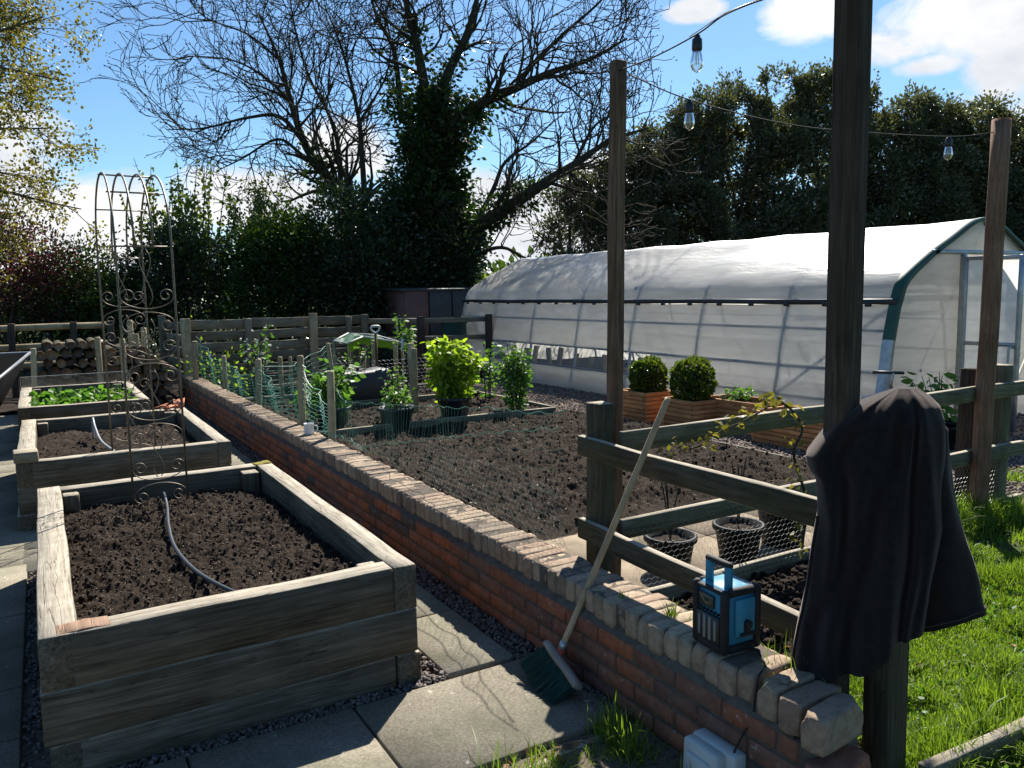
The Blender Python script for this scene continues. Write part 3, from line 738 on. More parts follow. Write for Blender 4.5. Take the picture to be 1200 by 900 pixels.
# stakes along the wall and in the plot
def stake(p, top, w, label, lean=(0, 0), group='pale timber stakes', rnd=True, mat='stake'):
    mb = MB(); p = np.array(p, float); q = np.array([p[0]+lean[0], p[1]+lean[1], top])
    if rnd:
        tube(mb, [p, p+(q-p)*.3, p+(q-p)*.7, q-(q-p)*.015, q], [w/2, w/2*1.02, w/2, w/2, w/2*.8], 10)
    else: beam(mb, p, q, w, w, 4, .002)
    return tag(mb.build('stake', M[mat], smooth=False), label, 'stake', group)
stake((2.12, 6.69, .05), .95, .064, 'nearest round stake behind the wall, past the white mug', (.01, 0))
stake((2.12, 7.6, .05), 1.03, .066, 'tallest round stake behind the wall, before the white mug', (.01, 0))
stake((2.12, 9.42, .05), .88, .07, 'round stake behind the wall below the blossom sapling', (.03, 0))
stake((2.09, 11.13, .05), .82, .062, 'thin far stake holding the green netting behind the wall', (0, 0))
for px, py, y, w, lab, ln in [(328, 418, 10.6, .06, 'small stake inside the green netting', (0, 0)), (425, 412, 11.2, .08, 'short stake under the front of the green tarpaulin', (0, 0)), (437, 399, 10.9, .07, 'stake beside the spade before the green tarpaulin', (-.02, 0)),
                         (463, 399, 11.2, .07, 'stake right of the spade before the green tarpaulin', (0, 0)), (384, 402, 9.6, .05, 'thin leaning cane above the leafy potted plant', (-.1, 0)), (481, 402, 9.2, .07, 'thick square stake beside the small potted shrub', (-.03, 0)), (485, 408, 9.1, .06, 'second square stake beside the small potted shrub', (0, 0)),
                         (607, 425, 9.25, .06, 'leaning stake supporting the currant bush', (-.08, 0)), (340, 418, 12, .05, 'stake at the back of the green netting', (0, 0))]:
    q = ony(px, py, y); stake((q[0]-ln[0], q[1], .05), q[2], w, lab, ln, rnd=('square' not in lab))
for px, py, y in [(114, 395, 12.6), (143, 397, 12.6), (152, 375, 13.2), (168, 384, 12.9), (159, 391, 12.9)]:
    q = ony(px, py, y); stake((q[0], q[1], 0), q[2], .08, 'short pale stake standing among the stacked logs', group='pale stakes by the log stack')

# green netting round the stakes
def netpanel(p0, p1, z0a, z1a, z0b, z1b, sag, cell, label, seed):
    mb = MB(); p0 = np.array(p0, float); p1 = np.array(p1, float); L = np.linalg.norm(p1-p0); n = max(4, int(L/cell)); d = (p1-p0)/L; nr = np.array([-d[1], d[0]])
    u = np.linspace(0, 1, n+1); rows = 10
    P = np.zeros((rows+1, n+1, 3))
    for j in range(rows+1):
        f = j/rows
        zt = (z1a*(1-u)+z1b*u)-sag*np.sin(PI*u)*(1+.2*np.sin(u*9+seed)); zb = z0a*(1-u)+z0b*u
        z = zb+(zt-zb)*f; wv = .035*np.sin(u*14+seed+f*2)*np.sin(PI*u)+.02*np.sin(u*31+f*5)
        P[j, :, 0] = p0[0]+d[0]*u*L+nr[0]*wv; P[j, :, 1] = p0[1]+d[1]*u*L+nr[1]*wv; P[j, :, 2] = z
    wires(mb, P[:, :-1].reshape(-1, 3), P[:, 1:].reshape(-1, 3), .0016); wires(mb, P[:-1].reshape(-1, 3), P[1:].reshape(-1, 3), .0014)
    wires(mb, P[-1, :-1], P[-1, 1:], .0038); wires(mb, P[6, :-1], P[6, 1:], .003)
    tag(mb.build('plastic_net', M['greennet']), label, 'net')
netpanel((2.1, 13.2), (2.1, 11.13), .38, 1.0, .38, .76, .12, .04, 'far panel of green plastic netting beside the slatted bay corner', 1)
netpanel((2.1, 11.13), (2.13, 9.42), .37, .76, .37, .78, .12, .04, 'green plastic netting between the two farther wall stakes', 2)
netpanel((2.13, 9.42), (2.13, 7.6), .37, .78, .37, .96, .2, .04, 'green plastic netting between the blossom stake and tallest stake', 3)
netpanel((2.15, 9.45), (3.4, 10.6), .2, .78, .2, .95, .1, .045, 'green netting strung back from the blossom stake', 4)
netpanel((2.13, 7.6), (2.13, 6.69), .37, .96, .37, .62, .06, .07, 'loose netting corner between the two nearest wall stakes', 5)

# back net with fine hexagons before the tarpaulin
mb = MB(); hexnet(mb, (3.4, 10.75, .12), (1, 0, 0), (0, 0, 1), 2.1, .62, .07, .0016, .03)
tag(mb.build('chicken_wire', M['wire']), 'fine wire netting stretched before the green tarpaulin shelter', 'chicken wire')
# ------------------------------------------------------------------ polytunnel
PT = thing('polytunnel', 'long white polythene tunnel greenhouse with green edged gable and open door', 'polytunnel', (9.34, 10, 0))
PY0, PY1, PXC = 5.15, 15.0, 9.34
prof = [(1.88, -.05), (1.80, .35), (1.74, .70), (1.69, 1.03), (1.58, 1.46), (1.45, 1.68), (1.02, 1.94), (.61, 2.13), (.25, 2.30), (0, 2.35)]
prof_s = smooth_path([(a, b, 0) for a, b in prof], 4)[:, :2]
full = [(-a, z) for a, z in prof_s]+[(a, z) for a, z in prof_s[::-1][1:]]
def film():
    m, nt, out = newmat('polythene film'); b = NT(nt); v = b.coord()
    st = b.ramp(b.noise(b.coord((.5, .5, 3)), 3, 5, .65), [(.3, (.74, .72, .65)), (.7, (.93, .92, .88))])
    bm_ = b.bump(b.noise(b.coord((3.5, .8, 1.5)), 2.2, 4, .6, .5), .35, .03)
    df = b.n('BsdfDiffuse', None, Color=st); b.link(bm_, df.inputs['Normal'])
    tl = b.n('BsdfTranslucent', None, Color=st)
    gl = b.n('BsdfGlossy', None, Roughness=.28, Color=(.9, .9, .9)); b.link(bm_, gl.inputs['Normal'])
    tp = b.n('BsdfTransparent', None, Color=(.92, .93, .95))
    m1 = b.n('MixShader', None, Fac=.68); b.link(df.outputs[0], m1.inputs[1]); b.link(tl.outputs[0], m1.inputs[2])
    fr = b.n('Fresnel', None, IOR=1.45)
    m2 = b.n('MixShader', None, Fac=fr.outputs[0]); b.link(m1.outputs[0], m2.inputs[1]); b.link(gl.outputs[0], m2.inputs[2])
    m3_ = b.n('MixShader', None, Fac=.045); b.link(m2.outputs[0], m3_.inputs[1]); b.link(tp.outputs[0], m3_.inputs[2])
    b.link(m3_.outputs[0], out.inputs[0]); return m
M['film'] = film()
def netmat():
    m, nt, out = newmat('vent netting'); b = NT(nt)
    df = b.n('BsdfDiffuse', None, Color=(.35, .36, .35)); tp = b.n('BsdfTransparent', None)
    mx = b.n('MixShader', None, Fac=.6); b.link(df.outputs[0], mx.inputs[1]); b.link(tp.outputs[0], mx.inputs[2]); b.link(mx.outputs[0], out.inputs[0]); return m
M['ventnet'] = netmat()
hoops_y = np.linspace(PY0, PY1, 8)
def loft(mb, sec, y0, y1, ny, rip=1.0, inset=None):
    sec = np.array(sec); ys = np.linspace(y0, y1, ny); V = []
    for y in ys:
        k = np.min(np.abs(hoops_y-y)); sink = .028*min(1, k/.7)*rip
        d = np.stack([np.sign(sec[:, 0])*0+sec[:, 0], sec[:, 1]], 1)
        s_ = 1-sink/1.9
        w = rip*.012*(fbm(sec[:, 1]*5+y*1.5, np.full(len(sec), y*2.0), 5)-.5)
        V.append(np.stack([PXC+sec[:, 0]*(s_+w), np.full(len(sec), y), sec[:, 1]*(1-sink/3)+w], 1))
    V = np.concatenate(V); n = len(sec); i = np.arange(n*ny).reshape(ny, n)
    mb.addq(V, np.stack([i[:-1, :-1], i[:-1, 1:], i[1:, 1:], i[1:, :-1]], -1).reshape(-1, 4))
roof = [p for p in full if p[1] >= 1.40]
mb = MB(); loft(mb, roof, PY0, PY1, 90); mb.build('roof_film', M['film'], PT, True)
for sgn in (-1, 1):
    def side(z0, z1):
        zs = np.linspace(z0, z1, 8); xs_ = np.interp(zs, prof_s[:, 1], prof_s[:, 0])
        return [(sgn*x, z) for x, z in zip(xs_, zs)]
    mb = MB(); loft(mb, side(.68, 1.40), PY0, PY1, 90, .7); loft(mb, side(-.05, .68), PY0, 8.9, 40, .7); loft(mb, side(-.05, .33), 8.9, PY1, 50, .7); loft(mb, side(.33, .68), 13.6, PY1, 14, .7)
    mb.build('side_film', M['film'], PT, True)
    mb = MB(); loft(mb, side(.33, .68), 8.9, 13.6, 30, .2); mb.build('vent_net', M['ventnet'], PT, True)
    for z, r in ((1.12, .016), (.68, .02), (.34, .012)):
        x = np.interp(z, prof_s[:, 1], prof_s[:, 0])-.035
        mb = MB(); tube(mb, [(PXC+sgn*x, PY0, z), (PXC+sgn*x, 10, z), (PXC+sgn*x, PY1, z)], r, 8); mb.build('purlin', M['galv'], PT, True)
    x = np.interp(1.43, prof_s[:, 1], prof_s[:, 0])+.022
    mb = MB(); beam(mb, (PXC+sgn*x, PY0-.03, 1.43), (PXC+sgn*x, PY1+.05, 1.43), .03, .062, 20, .003)
    for yy in np.arange(PY0+.3, PY1, .55): board(mb, (PXC+sgn*(x+.012), yy, 1.40), (.035, .07, .05))
    mb.build('side_rail', M['blackplastic'], PT)
for i, y in enumerate(hoops_y):
    s2 = np.array(full)*.982
    mb = MB(); tube(mb, np.stack([PXC+s2[:, 0], np.full(len(s2), y+(.03 if i == 0 else -.03 if i == 7 else 0)), s2[:, 1]], 1), .024, 8); mb.build('hoop', M['galv'], PT, True)
for sgn in (-1, 1):
    for y0, y1 in ((PY0+.1, PY0+1.7), (PY1-.1, PY1-1.7)):
        mb = MB(); tube(mb, [(PXC+sgn*1.80, y1, .1), (PXC+sgn*1.55, y0, 1.35)], .016, 6); mb.build('brace', M['galv'], PT, True)
mb = MB(); tube(mb, [(PXC, PY0, 2.28), (PXC, 10, 2.28), (PXC, PY1, 2.28)], .02, 8); mb.build('ridge_tube', M['galv'], PT, True)
# gables
def gable(y, door):
    mb = MB(); dl, dr, dh = -.43, .56, 1.93
    pts = np.array(full)
    if not door: mb.add([(PXC+a, y, z) for a, z in pts], [tuple(range(len(pts)))])
    else:
        for lo, hi in ((-1.9, dl), (dr, 1.9)):
            xs_ = np.linspace(max(lo, -1.879), min(hi, 1.879), 14); zt = np.interp(np.abs(xs_), prof_s[::-1, 0], prof_s[::-1, 1])
            rows = 10; V = []
            for f in np.linspace(0, 1, rows): V.append(np.stack([PXC+xs_, np.full(14, y)+.012*(fbm(xs_*4, np.full(14, f*5), 3)-.5), -.05+(zt+.05)*f], 1))
            i = np.arange(14*rows).reshape(rows, 14); mb.addq(np.concatenate(V), np.stack([i[:-1, :-1], i[:-1, 1:], i[1:, 1:], i[1:, :-1]], -1).reshape(-1, 4))
        xs_ = np.linspace(dl, dr, 12); zt = np.interp(np.abs(xs_), prof_s[::-1, 0], prof_s[::-1, 1])
        V = np.concatenate([np.stack([PXC+xs_, np.full(12, y), np.full(12, dh)], 1), np.stack([PXC+xs_, np.full(12, y), zt], 1)])
        mb.addq(V, [(k, k+1, 13+k, 12+k) for k in range(11)])
    return mb.build('gable_film', M['film'], PT, True)
gable(PY0, True); gable(PY1, False)
s3 = np.array(full); s3 = s3[s3[:, 1] > -.1]
def strip_at(lo, hi, mat, name):
    s_ = [p for p in s3 if lo <= p[1] <= hi]
    for sg in (-1, 1):
        q = np.array([p for p in s_ if p[0]*sg >= 0])
        mb = MB(); V = []
        for a, z in q: V += [(PXC+a*1.012, PY0-.05, z+.006), (PXC+a*1.012, PY0+.06, z+.006), (PXC+a*.972, PY0-.05, z-.026*(z > 1.4)), (PXC+a*.972, PY0-.012, z-.026*(z > 1.4))]
        fs = []
        for i in range(len(q)-1):
            k = i*4; fs += [(k, k+1, k+5, k+4), (k+2, k, k+4, k+6), (k+3, k+2, k+6, k+7)]
        mb.add(V, fs); mb.build(name, mat, PT, True)
strip_at(1.0, 2.5, M['gtape'], 'edge_tape'); strip_at(-.1, 1.06, M['galv'], 'edge_strip')
for (x0, z0, x1, z1, w) in [(-.43, -.05, -.43, 1.95, .06), (.56, -.05, .56, 1.95, .08)]:
    mb = MB(); beam(mb, (PXC+x0, PY0-.03, z0), (PXC+x1, PY0-.03, z1), w, .05, 4); mb.build('door_post', M['galv'], PT)
for x0, x1, z, h in ((-1.0, 1.4, 1.955, .05),):
    mb = MB(); beam(mb, (PXC+x0, PY0-.03, z), (PXC+x1, PY0-.03, z), .04, h, 4); mb.build('header_rail', M['galv'], PT)
# inside cross bars seen through the doorway
for z, y in ((1.52, 6.5), (1.22, 6.5), (1.62, 9.5)):
    mb = MB(); tube(mb, [(PXC-1.5, y, z), (PXC+1.5, y, z)], .03, 8); mb.build('crop_bar', M['galv'], PT, True)
# open door leaf standing towards the camera
dx = PXC-.47
dl_ = [(-.0, .72)]
lf = MB()
for y in (PY0-.08, PY0-.66): beam(lf, (dx+.02*(PY0-y), y, .02), (dx+.02*(PY0-y), y, 1.9), .045, .045, 4)
for z in (.05, .95, 1.88): beam(lf, (dx, PY0-.08, z), (dx+.013, PY0-.66, z), .04, .04, 2)
lf_o = lf.build('door', M['galv'], PT)
mb = MB(); mb.add([(dx+.012, PY0-.10, .05), (dx+.02, PY0-.64, .05), (dx+.02, PY0-.64, 1.88), (dx+.012, PY0-.10, 1.88)], [(0, 1, 2, 3)]); mb.build('door_film', M['film'], lf_o)
for s_ in (-1, 1):
    mb = MB(); tube(mb, smooth_path([(dx+.02, PY0-.62, .92), (dx+.02+s_*.09, PY0-.62, .92), (dx+.02+s_*.1, PY0-.62, .86), (dx+.02+s_*.1, PY0-.62, .76)], 5), .014, 8); mb.build('door_handle', M['greyplastic'], lf_o, True)
# crank handle of the roll-up side
mb = MB(); a = ony(1023, 436, 4.9); b_ = ony(1059, 437, 4.75); tube(mb, [a, (a+b_)/2, b_], .016, 10)
tag(mb.build('crank_bar', M['blackplastic'], smooth=True), 'black T bar crank handle by the tunnel corner', 'crank handle')
WL = bpy.data.objects['crank_bar']
mb = MB(); mid = a*.35+b_*.65; q = ony(1042, 458, 4.9); tube(mb, smooth_path([mid, mid+np.array([0, .02, -.12]), q, q+np.array([-.08, .25, -.1])], 6), .017, 8)
mb.build('crank_arm', M['alu'], WL, True)

# things inside the tunnel: dark beds low down
mb = MB(); beam(mb, (PXC-1.2, 5.6, .12), (PXC-1.2, 14.6, .12), .7, .3, 6, .01)
tag(mb.build('grow_bed', M['soil']), 'dark low growing bed inside the white tunnel', 'garden bed')
for i, y in enumerate(np.arange(9.2, 13.4, .42)):
    mb = MB(); h = rng.uniform(.45, .68); beam(mb, (PXC-1.35+rng.normal(0, .05), y, .2), (PXC-1.35, y+rng.normal(0, .03), h), .09, .05, 3)
    tag(mb.build('wood_offcut', M['stake']), 'short timber board standing inside the tunnel vent', 'timber', 'boards standing inside the tunnel vent')

# ------------------------------------------------------------------ cedar planters with box balls
def planter(label, x0, x1, y0, y1, h):
    t = thing('wooden_planter', label, 'planter', ((x0+x1)/2, (y0+y1)/2, 0), 'orange slatted planters by the tunnel')
    rows = 7; rh = h/rows
    for nm, (a, b2, ax) in dict(front=(x0, x1, 'x'), left=(y0, y1, 'y')).items():
        for sgn in (0, 1):
            mb = MB()
            for r in range(rows):
                k = .004*((r+sgn) % 2); z = (r+.5)*rh
                if ax == 'x': beam(mb, (x0+k, (y0 if sgn == 0 else y1-.03)+.015, z), (x1-k, (y0 if sgn == 0 else y1-.03)+.015, z), .03, rh-.005, 3, .001, .005)
                else: beam(mb, ((x0 if sgn == 0 else x1-.03)+.015, y0+.032+k, z), ((x0 if sgn == 0 else x1-.03)+.015, y1-.032-k, z), .03, rh-.005, 3, .001, .005)
            mb.build('side_panel', M['cedar'][ax], t)
    mb = MB(); gridpatch(mb, x0+.025, x1-.025, y0+.025, y1-.025, .03, soilz(h-.05, .015, int(x0*100), 9)); mb.build('compost', M['soil'], t)
    return t
planter('square slatted planter holding the box ball nearest the tall brown post', 6.17, 6.66, 7.30, 7.82, .37)
planter('square slatted planter holding the second box ball', 6.15, 6.58, 6.46, 6.98, .36)
planter('long slatted planter with small flowers behind the fence rail', 6.5, 6.95, 5.9, 6.7, .37)
planter('slatted planter just behind the hung jacket and vine', 6.32, 6.9, 4.75, 5.78, .34)
M['box'] = leafmat('box leaf', (.05, .085, .012), (.15, .2, .035), .42, .35, (1.2, 1.2, .4), .6)
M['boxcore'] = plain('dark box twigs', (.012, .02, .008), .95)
def boxball(c, r, label):
    t = thing('box_ball', label, 'topiary', (c[0], c[1], c[2]-r), 'clipped box balls')
    n = 5200; d = rng.normal(size=(n, 3)); d /= np.linalg.norm(d, axis=1)[:, None]
    bumpy = 1+.05*np.sin(d[:, 0]*4+d[:, 2]*5+c[0]*9)+.05*np.sin(d[:, 0]*9+d[:, 1]*7)+.04*np.sin(d[:, 2]*13+d[:, 0]*5)
    rr = r*(.82+.18*rng.random(n)**.5)*bumpy+(rng.random(n) > .96)*.02
    mb = MB(); leaves(mb, np.array(c)+d*rr[:, None], d+rng.normal(0, .55, (n, 3))+np.array([0, 0, .3]), rng.uniform(.018, .034, n), 'round'); mb.build('foliage', M['box'], t)
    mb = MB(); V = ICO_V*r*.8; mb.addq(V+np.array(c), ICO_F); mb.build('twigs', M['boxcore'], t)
boxball((6.43, 7.55, .53), .225, 'clipped box ball in the planter nearest the tall brown post')
boxball((6.38, 6.72, .56), .25, 'rounder sunlit clipped box ball in the second planter')

# ------------------------------------------------------------------ pots
def pot(mb, c, r, h, lip=.012):
    lathe(mb, [(r*.76, 0), (r*.78, .004), (r*.97, h-.03), (r+lip, h-.03), (r+lip, h), (r*.95, h), (r*.93, h-.04), (0.0001, h-.045)], c, 24)
def potthing(c, r, h, label, mat='pot', group='black plastic pots', seed=0):
    t = thing('plant_pot', label, 'plant pot', c, group)
    mb = MB(); pot(mb, c, r, h); mb.build('tub', M[mat], t, True)
    mb = MB(); x, y, z = c; zz = soilz(z+h-.035, .01, seed+5, 14)
    an = np.arange(18)*2*PI/18; V = [(x, y, z+h-.03)]+[(x+r*.6*math.cos(a), y+r*.6*math.sin(a), z+h-.033+rng.normal(0, .006)) for a in an]+[(x+r*.92*math.cos(a), y+r*.92*math.sin(a), z+h-.042) for a in an]
    mb.add(V, [(0, 1+k, 1+(k+1) % 18) for k in range(18)]+[(1+k, 19+k, 19+(k+1) % 18, 1+(k+1) % 18) for k in range(18)]); mb.build('potting_soil', M['soil'], t)
    return t
potthing((3.0, 3.33, .013), .14, .2, 'black pot half hidden behind lower fence rail by the broom', seed=1)
potthing((3.47, 3.26, .013), .14, .205, 'black pot with bare twig standing on the concrete strip', seed=2)
potthing((3.89, 3.29, .013), .16, .27, 'large black pot beside the hung jacket behind the wire', seed=3)
for cx, cy in ((3.47, 3.26), (3.0, 3.33)):
    mb = MB()
    for k in range(4):
        a = rng.uniform(0, 2*PI); tube(mb, smooth_path([(cx, cy, .17), (cx+.03*math.cos(a), cy+.03*math.sin(a), .4), (cx+.09*math.cos(a), cy+.07*math.sin(a), .55+.1*rng.random())], 4), .004, 5)
    tag(mb.build('bare_twig', M['bark_pale']), 'bare brown twigs standing in a black pot behind the wire', 'plant', 'bare twigs in pots')

# ------------------------------------------------------------------ log stack, each log its own
M['logend'] = None
def logmat():
    m, nt, out = newmat('sawn log'); b = NT(nt)
    v = b.coord(); sep = b.n('SeparateXYZ', None, Vector=v)
    rr = b.math('POWER', b.math('ADD', b.math('POWER', sep.outputs[0], 2.0), b.math('POWER', sep.outputs[2], 2.0)), .5)
    oi = nt.nodes.new('ShaderNodeObjectInfo').outputs['Random']
    ring = b.ramp(b.math('FRACT', b.math('MULTIPLY', rr, 60.0)), [(0, (.8, .8, .8)), (.5, (1, 1, 1)), (1, (.85, .85, .85))])
    base = b.ramp(oi, [(0, (.07, .05, .037)), (.4, (.15, .095, .06)), (.75, (.3, .19, .11)), (1, (.11, .08, .06))])
    c = b.mix(1.0, b.mix(1.0, base, ring, 'MULTIPLY'), b.ramp(b.noise(v, 30, 4, .7), [(.3, (.6, .58, .55)), (.6, (1.1, 1.1, 1.1))]), 'MULTIPLY')
    bs = b.n('BsdfPrincipled', None, Base_Color=c, Roughness=.9); b.link(bs.outputs[0], out.inputs[0]); return m
M['logend'] = logmat()
spots = []
xl0, xl1, yl = -.02, 1.5, 12.75
pz = 0.02; rows_ = []
d0 = .142
for row in range(8):
    x = xl0+(d0/2 if row % 2 else 0)
    while x < xl1+.1:
        top_lim = 1.07-.3*max(0, (x-.6)/1.0)-.05*math.sin(x*9)
        z = .09+row*d0*.875
        if z+.06 < top_lim: spots.append((x+rng.normal(0, .012), z+rng.normal(0, .008), rng.uniform(.048, .080)))
        x += d0*rng.uniform(.98, 1.06)
for (x, z, r) in spots:
    L = .9; y = yl+rng.uniform(-.1, .08)
    t = thing('log', 'round sawn log in the stack behind the leafy raised bed', 'log', (x, y, z), 'sawn logs in the stack')
    n = 14; an = np.arange(n)*2*PI/n; rad = r*(1+rng.normal(0, .035, n))*(1+.06*np.sin(an*2+rng.uniform(0, 6)))
    ring = lambda s_, yy: np.stack([x+rad*s_*np.cos(an), np.full(n, yy), z+rad*s_*np.sin(an)], 1)
    mb = MB(); mb.add(np.concatenate([ring(1, y+.004), ring(1.02, y+L*.5), ring(1, y+L)]), [(i*n+k, i*n+(k+1) % n, (i+1)*n+(k+1) % n, (i+1)*n+k) for i in range(2) for k in range(n)]); mb.build('log_bark', M['bark'], t, True)
    mb = MB(); mb.add(np.concatenate([ring(.97, y), ring(1, y+.006)]), [tuple(range(n))]+[(k, (k+1) % n, n+(k+1) % n, n+k) for k in range(n)]); mb.build('cut_face', M['logend'], t)
for x in (-.14, 1.95):
    mb = MB(); beam(mb, (x, 12.7, -.05), (x+.03, 12.7, .95), .07, .07, 4, .003)
    tag(mb.build('stack_post', M['stake']), 'upright post holding the '+('left end of the log stack' if x < 0 else 'log stack at the wall end'), 'post')

# ------------------------------------------------------------------ wheelbarrow
wb = thing('wheelbarrow', 'black plastic wheelbarrow with grey rim standing by the log stack', 'wheelbarrow', (-.75, 9.2, 0))
rimN = [(-1.05, 8.45, .82), (-.46, 8.45, .82), (-.115, 9.62, 1.06), (-1.25, 9.62, 1.06)]
botN = [(-.95, 8.75, .45), (-.56, 8.75, .45), (-.42, 9.3, .52), (-1.1, 9.3, .52)]
mb = MB(); Rm = np.array(rimN); Bt = np.array(botN); c0 = (Rm.mean(0)+Bt.mean(0))/2
Ri = Rm+(Rm.mean(0)-Rm)*.03; Bi = Bt+(Bt.mean(0)-Bt)*.03+np.array([0, 0, .01])
mb.add(np.concatenate([Rm, Bt, Ri, Bi]), [(k, (k+1) % 4, 4+(k+1) % 4, 4+k) for k in range(4)]+[(4, 5, 6, 7)]+[(8+k, 12+k, 12+(k+1) % 4, 8+(k+1) % 4) for k in range(4)]+[(12, 15, 14, 13)]+[(k, 8+k, 8+(k+1) % 4, (k+1) % 4) for k in range(4)])
mb.build('tray', plain('black barrow plastic', (.0035, .004, .005), .9, 0, .4, 6, 0, .04), wb)
mb = MB(); tube(mb, list(Rm)+[Rm[0]], .018, 8); mb.build('rim', plain('grey barrow rim', (.16, .17, .19), .4), wb, True)
for s_ in (0, 1):
    x = -.52 if s_ else -.98
    mb = MB(); tube(mb, [(x, 9.75, .2), (x, 9.2, .47), (x, 8.6, .44), (x+(.04 if s_ else -.04), 7.9, .62)], .017, 8); mb.build('handle', M['galv'], wb, True)
    mb = MB(); tube(mb, [(x, 8.75, .45), (x+(.03 if s_ else -.03), 8.6, .01), (x, 9.0, .44)], .014, 8); mb.build('leg', M['galv'], wb, True)
mb = MB(); lathe(mb, [(.001, -.05), (.12, -.05), (.19, -.04), (.2, 0), (.19, .04), (.12, .05), (.001, .05)], (-.75, 9.8, .2), 22, roty(PI/2)); mb.build('wheel', M['rubber'], wb, True)

# ------------------------------------------------------------------ fences at the back
sf = thing('slatted_fence', 'grey slatted timber bay of wide gappy boards before dark shrubs', 'fence', (3.5, 13.7, 0))
for r in range(6):
    z = 1.16-r*.185
    for x0, x1 in ((2.05, 3.05), (3.0, 4.1), (4.04, 5.02)):
        mb = MB(); a = rng.normal(0, .012); beam(mb, (x0, 13.72+.006*r, z+a), (x1, 13.72+.03*rng.random(), z+rng.normal(0, .012)), .022, .15+rng.normal(0, .006), 6, .004); mb.build('slat', M['slat']['x'], sf)
for x, w, y, h in ((2.0, .14, 13.62, 1.27), (2.98, .1, 13.64, 1.24), (3.93, .07, 13.78, 1.2), (4.07, .13, 13.62, 1.30), (4.72, .09, 13.65, 1.22), (5.0, .12, 13.62, 1.25)):
    mb = MB(); beam(mb, (x, y, -.1), (x, y, h), w, .09, 5, .004); mb.build('post', M['stake'] if w > .125 else M['slat']['z'], sf)
mb = MB(); beam(mb, (3.08, 13.55, .1), (3.2, 13.6, .72), .2, .03, 3, .003); mb.build('loose_board', M['slat']['z'], sf)
for r in range(5):
    mb = MB(); beam(mb, (1.95, 13.7, 1.14-r*.2), (1.9, 15.2, 1.12-r*.2), .025, .14, 4, .004); mb.build('slat', M['slat']['y'], sf)
mb = MB(); beam(mb, (1.85, 15.2, -.1), (1.85, 15.2, 1.3), .12, .1, 4, .003); mb.build('post', M['slat']['z'], sf)
rf = thing('rail_fence', 'dark post and rail fence between slatted bay and the tunnel', 'fence', (6.5, 13.7, 0))
for z in (1.10, .76):
    mb = MB(); beam(mb, (5.05, 13.68, z+.02), (7.6, 13.72, z-.02), .05, .09, 6, .004); mb.build('rail', M['slat']['x'], rf)
for x in (6.1, 7.55):
    mb = MB(); beam(mb, (x, 13.62, -.1), (x, 13.62, 1.18), .12, .1, 4, .003); mb.build('post', M['darkpost'], rf)
lf2 = thing('rustic_rail_fence', 'pale round rail fence behind the wheelbarrow and log stack', 'fence', (-.5, 15.1, 0))
for z, r in ((1.16, .055), (.85, .05), (.55, .05)):
    mb = MB(); tube(mb, [(-3.5, 15.2, z+.02), (-1.5, 15.15, z-.01), (.2, 15.1, z+.01), (1.05, 15.05, z+.01)], r, 10); mb.build('rail', M['stake'], lf2, True)
for x in (-2.2, -.42, .45, 1.0):
    mb = MB(); beam(mb, (x, 15.0, -.1), (x+.02, 15.0, 1.24), .1, .1, 4, .003); mb.build('post', M['darkpost'], lf2)

# shed, water tank, tarpaulin shelter, spade
sh = thing('shed', 'low shed of red brown and dark panels beside the ivy tree', 'shed', (8.1, 17.6, 0))
for x0, x1, mt in ((7.22, 7.82, 'rust'), (7.85, 8.42, 'shed2'), (8.45, 9.4, 'shed2')):
    mb = MB(); board(mb, ((x0+x1)/2, 17.0, .82), (x1-x0, .04, 1.7), None, 2); mb.build('panel', M[mt], sh)
mb = MB(); board(mb, (8.3, 17.6, 1.71), (2.4, 1.3, .05), rotx(.04)); mb.build('roof', M['shed2'], sh)
for x in (7.2, 9.4): mb = MB(); board(mb, (x, 17.55, .82), (.04, 1.1, 1.7)); mb.build('side_wall', M['rust'], sh)
tk = thing('water_tank', 'dark green water tank at the far end of the tunnel', 'water tank', (7.45, 14.6, 0))
mb = MB(); lathe(mb, [(.24, 0), (.28, .02), (.27, .3), (.285, .32), (.27, .34), (.26, .98), (.29, 1.0), (.29, 1.03), (.2, 1.06), (.0001, 1.07)], (7.25, 14.55, 0), 22); mb.build('tank_body', M['tank'], tk, True)

tp = thing('tarpaulin_shelter', 'green tarpaulin stretched as a low ridge over stakes with flap coloured as backlit lime', 'tarpaulin', (4.1, 11.6, .6))
YT = 11.3
def q(px, py, y): return ony(px, py, y)
mb = MB()
A0 = q(391, 400, YT); A1 = q(407, 403, YT-.1); R0 = q(408, 391, YT+.9); R1 = q(425, 395, YT+.25); E0 = q(471, 402, YT+.1); E1 = q(440, 393, YT+1.0)
def sheet(corners, n=8, w=.015, th=.004):
    a, b2, c, d = map(np.array, corners); u = np.linspace(0, 1, n)
    V = np.array([[(a*(1-s_)+b2*s_)*(1-t)+(d*(1-s_)+c*s_)*t+np.array([0, 0, w*math.sin(s_*9+t*7)-.03*math.sin(PI*s_)*math.sin(PI*t)]) for s_ in u] for t in u]).reshape(-1, 3)
    i = np.arange(n*n).reshape(n, n); Q = np.stack([i[:-1, :-1], i[:-1, 1:], i[1:, 1:], i[1:, :-1]], -1).reshape(-1, 4)
    mb.addq(V, Q)
sheet((A0, A1, R1, R0)); sheet((R0, R1, E0, E1))
mb.build('cover_sheet', leafmat('dark green tarpaulin', (.02, .09, .05), (.025, .1, .055), .25, .35, (.9, 1.3, .6)), tp, True)
